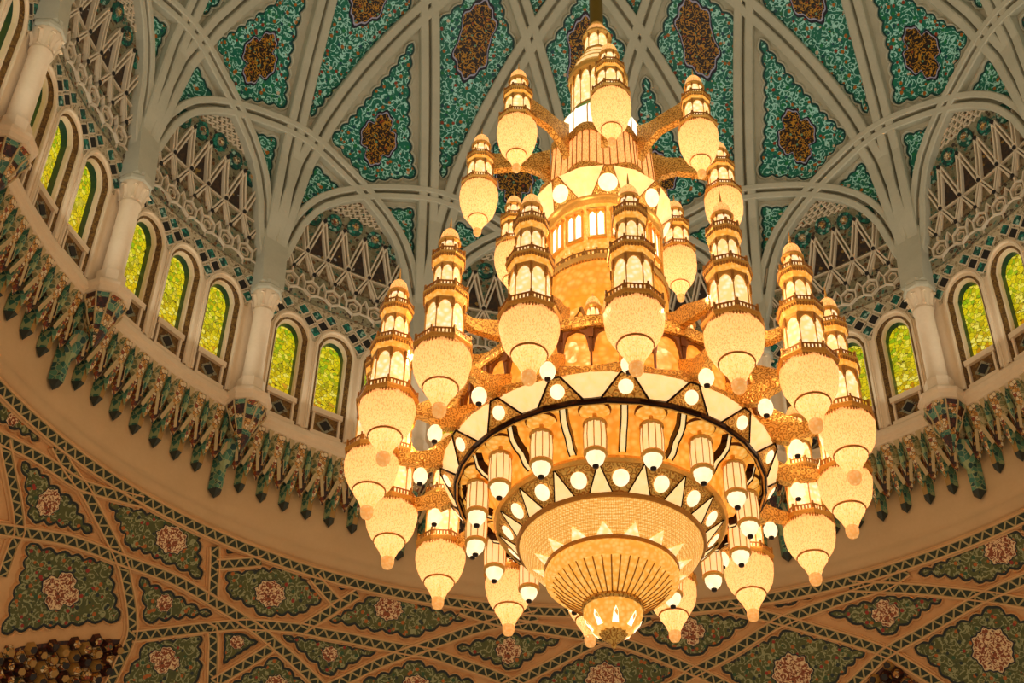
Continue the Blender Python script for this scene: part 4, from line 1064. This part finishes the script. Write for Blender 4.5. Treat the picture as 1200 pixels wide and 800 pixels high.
m = MB(); m.revolve([(.66, 24.05), (.62, 24.1), (.58, 24.35), (.5, 24.36)], 32, 0, True); cpart('green_ring', m, 'green_glass', None, 'green glass ring')
m = MB(); m.revolve([(.55, 24.3), (.55, 25.45)], 16, 0, False, CHP); cpart('upper_glass', m, 'window_glass')
m = MB(); arch_wall(m, .57, 24.34, 25.42, 16, 0, CHP, .3)
m.revolve([(.55, 25.38), (.62, 25.44), (.63, 25.54), (.56, 25.6)], 32, 0, False)
m.revolve([(.60, 24.3), (.60, 24.36)], 32)
cpart('upper_arcade', m, ['gilt', 'gilt_dark'])
m = MB(); m.revolve([(.57, 25.58), (.50, 25.85), (.40, 26.1), (.30, 26.32)], 32, 0, True); b = cpart('roof', m, 'cream_panel')
m = MB()
for r, z in ((.555, 25.66), (.49, 25.88), (.40, 26.1)): m.revolve([(r, z-.03), (r+.02, z), (r, z+.03)], 32, 0)
cpart('roof_band', m, 'gilt', b)
m = MB(); m.revolve([(.26, 26.3), (.26, 26.92)], 8, 0, False, CHP); cpart('lantern_glass', m, 'window_glass')
m = MB(); arch_wall(m, .28, 26.34, 26.9, 8, 0, CHP, .3); m.revolve([(.27, 26.28), (.33, 26.32), (.33, 26.38), (.28, 26.4)], 8, 0, False, CHP); m.revolve([(.27, 26.86), (.32, 26.92), (.31, 26.98), (.2, 27.0)], 16, 0)
cpart('top_arcade', m, ['gilt', 'gilt_dark'])
m = MB(); m.revolve([(.27, 26.97), (.26, 27.08), (.2, 27.22), (.12, 27.32)], 32, 0, True, rf=lambda a, z: 1+.03*abs(cos(8*a))); cpart('top_dome', m, 'crystal')
m = MB(); m.revolve([(.13, 27.28), (.165, 27.32), (.15, 27.38)], 16, 1); m.revolve([(.145, 27.3), (.145, 40.95)], 20, 0, True); cpart('suspension_pole', m, ['pole_brass', 'gilt'])
m = MB(); m.revolve([(.3, 13.3), (.3, 25.0), (.12, 25.2), (.12, 27.2)], 12, 0, True)          # steel core seen between the glass storeys
cpart('core', m, 'gilt_dark')

# ------------------------------------------------------------------ lights
def point(name, loc, e, c, r):
    l = bpy.data.lights.new(name, 'POINT'); l.energy = e; l.color = c; l.shadow_soft_size = r
    o = bpy.data.objects.new(name, l); COL.objects.link(o); o.location = loc; return o
def area(name, loc, target, e, c, sx, sy):
    l = bpy.data.lights.new(name, 'AREA'); l.energy = e; l.color = c; l.shape = 'RECTANGLE'; l.size = sx; l.size_y = sy
    o = bpy.data.objects.new(name, l); COL.objects.link(o); o.location = loc
    o.rotation_euler = (Vector(target)-Vector(loc)).to_track_quat('-Z', 'Y').to_euler(); return o
for k in range(16):      # unseen area lights added before the cornice, aimed up to brighten the far dome
    p = dpt(k+.5, 11.7, 23.95)
    area('dome_fill', p, dpt(k+8.5, 6.0, 37.0), 58, (.97, 1.0, .90), 1.6, .3)
for i in range(8):       # added point lights in the gaps between tiers, brightening gilt, ledge and vault
    a = CHP+(i+.5)*PI/4
    point('warm_point', pol(3.3, a, 16.9), 62, (1.0, .74, .42), .12)
    point('warm_point', pol(1.75, a, 20.9), 11, (1.0, .80, .52), .12)
w = bpy.data.worlds.new('World'); scene.world = w; w.use_nodes = True
w.node_tree.nodes['Background'].inputs[0].default_value = (1.0, .75, .48, 1); w.node_tree.nodes['Background'].inputs[1].default_value = .42

# ------------------------------------------------------------------ camera and view
cd = bpy.data.cameras.new('camera'); cam = bpy.data.objects.new('camera', cd); COL.objects.link(cam)
cd.sensor_width = 36; cd.lens = FPX*36/1200; cd.clip_end = 200
mt = Matrix((CR, CU, -CF)).transposed().to_4x4(); mt.translation = CAM; cam.matrix_world = mt
scene.camera = cam
vs = scene.view_settings
vs.view_transform = 'Standard'; vs.look = 'None'; vs.exposure = 0.0; vs.gamma = 1.0; vs.use_curve_mapping = False
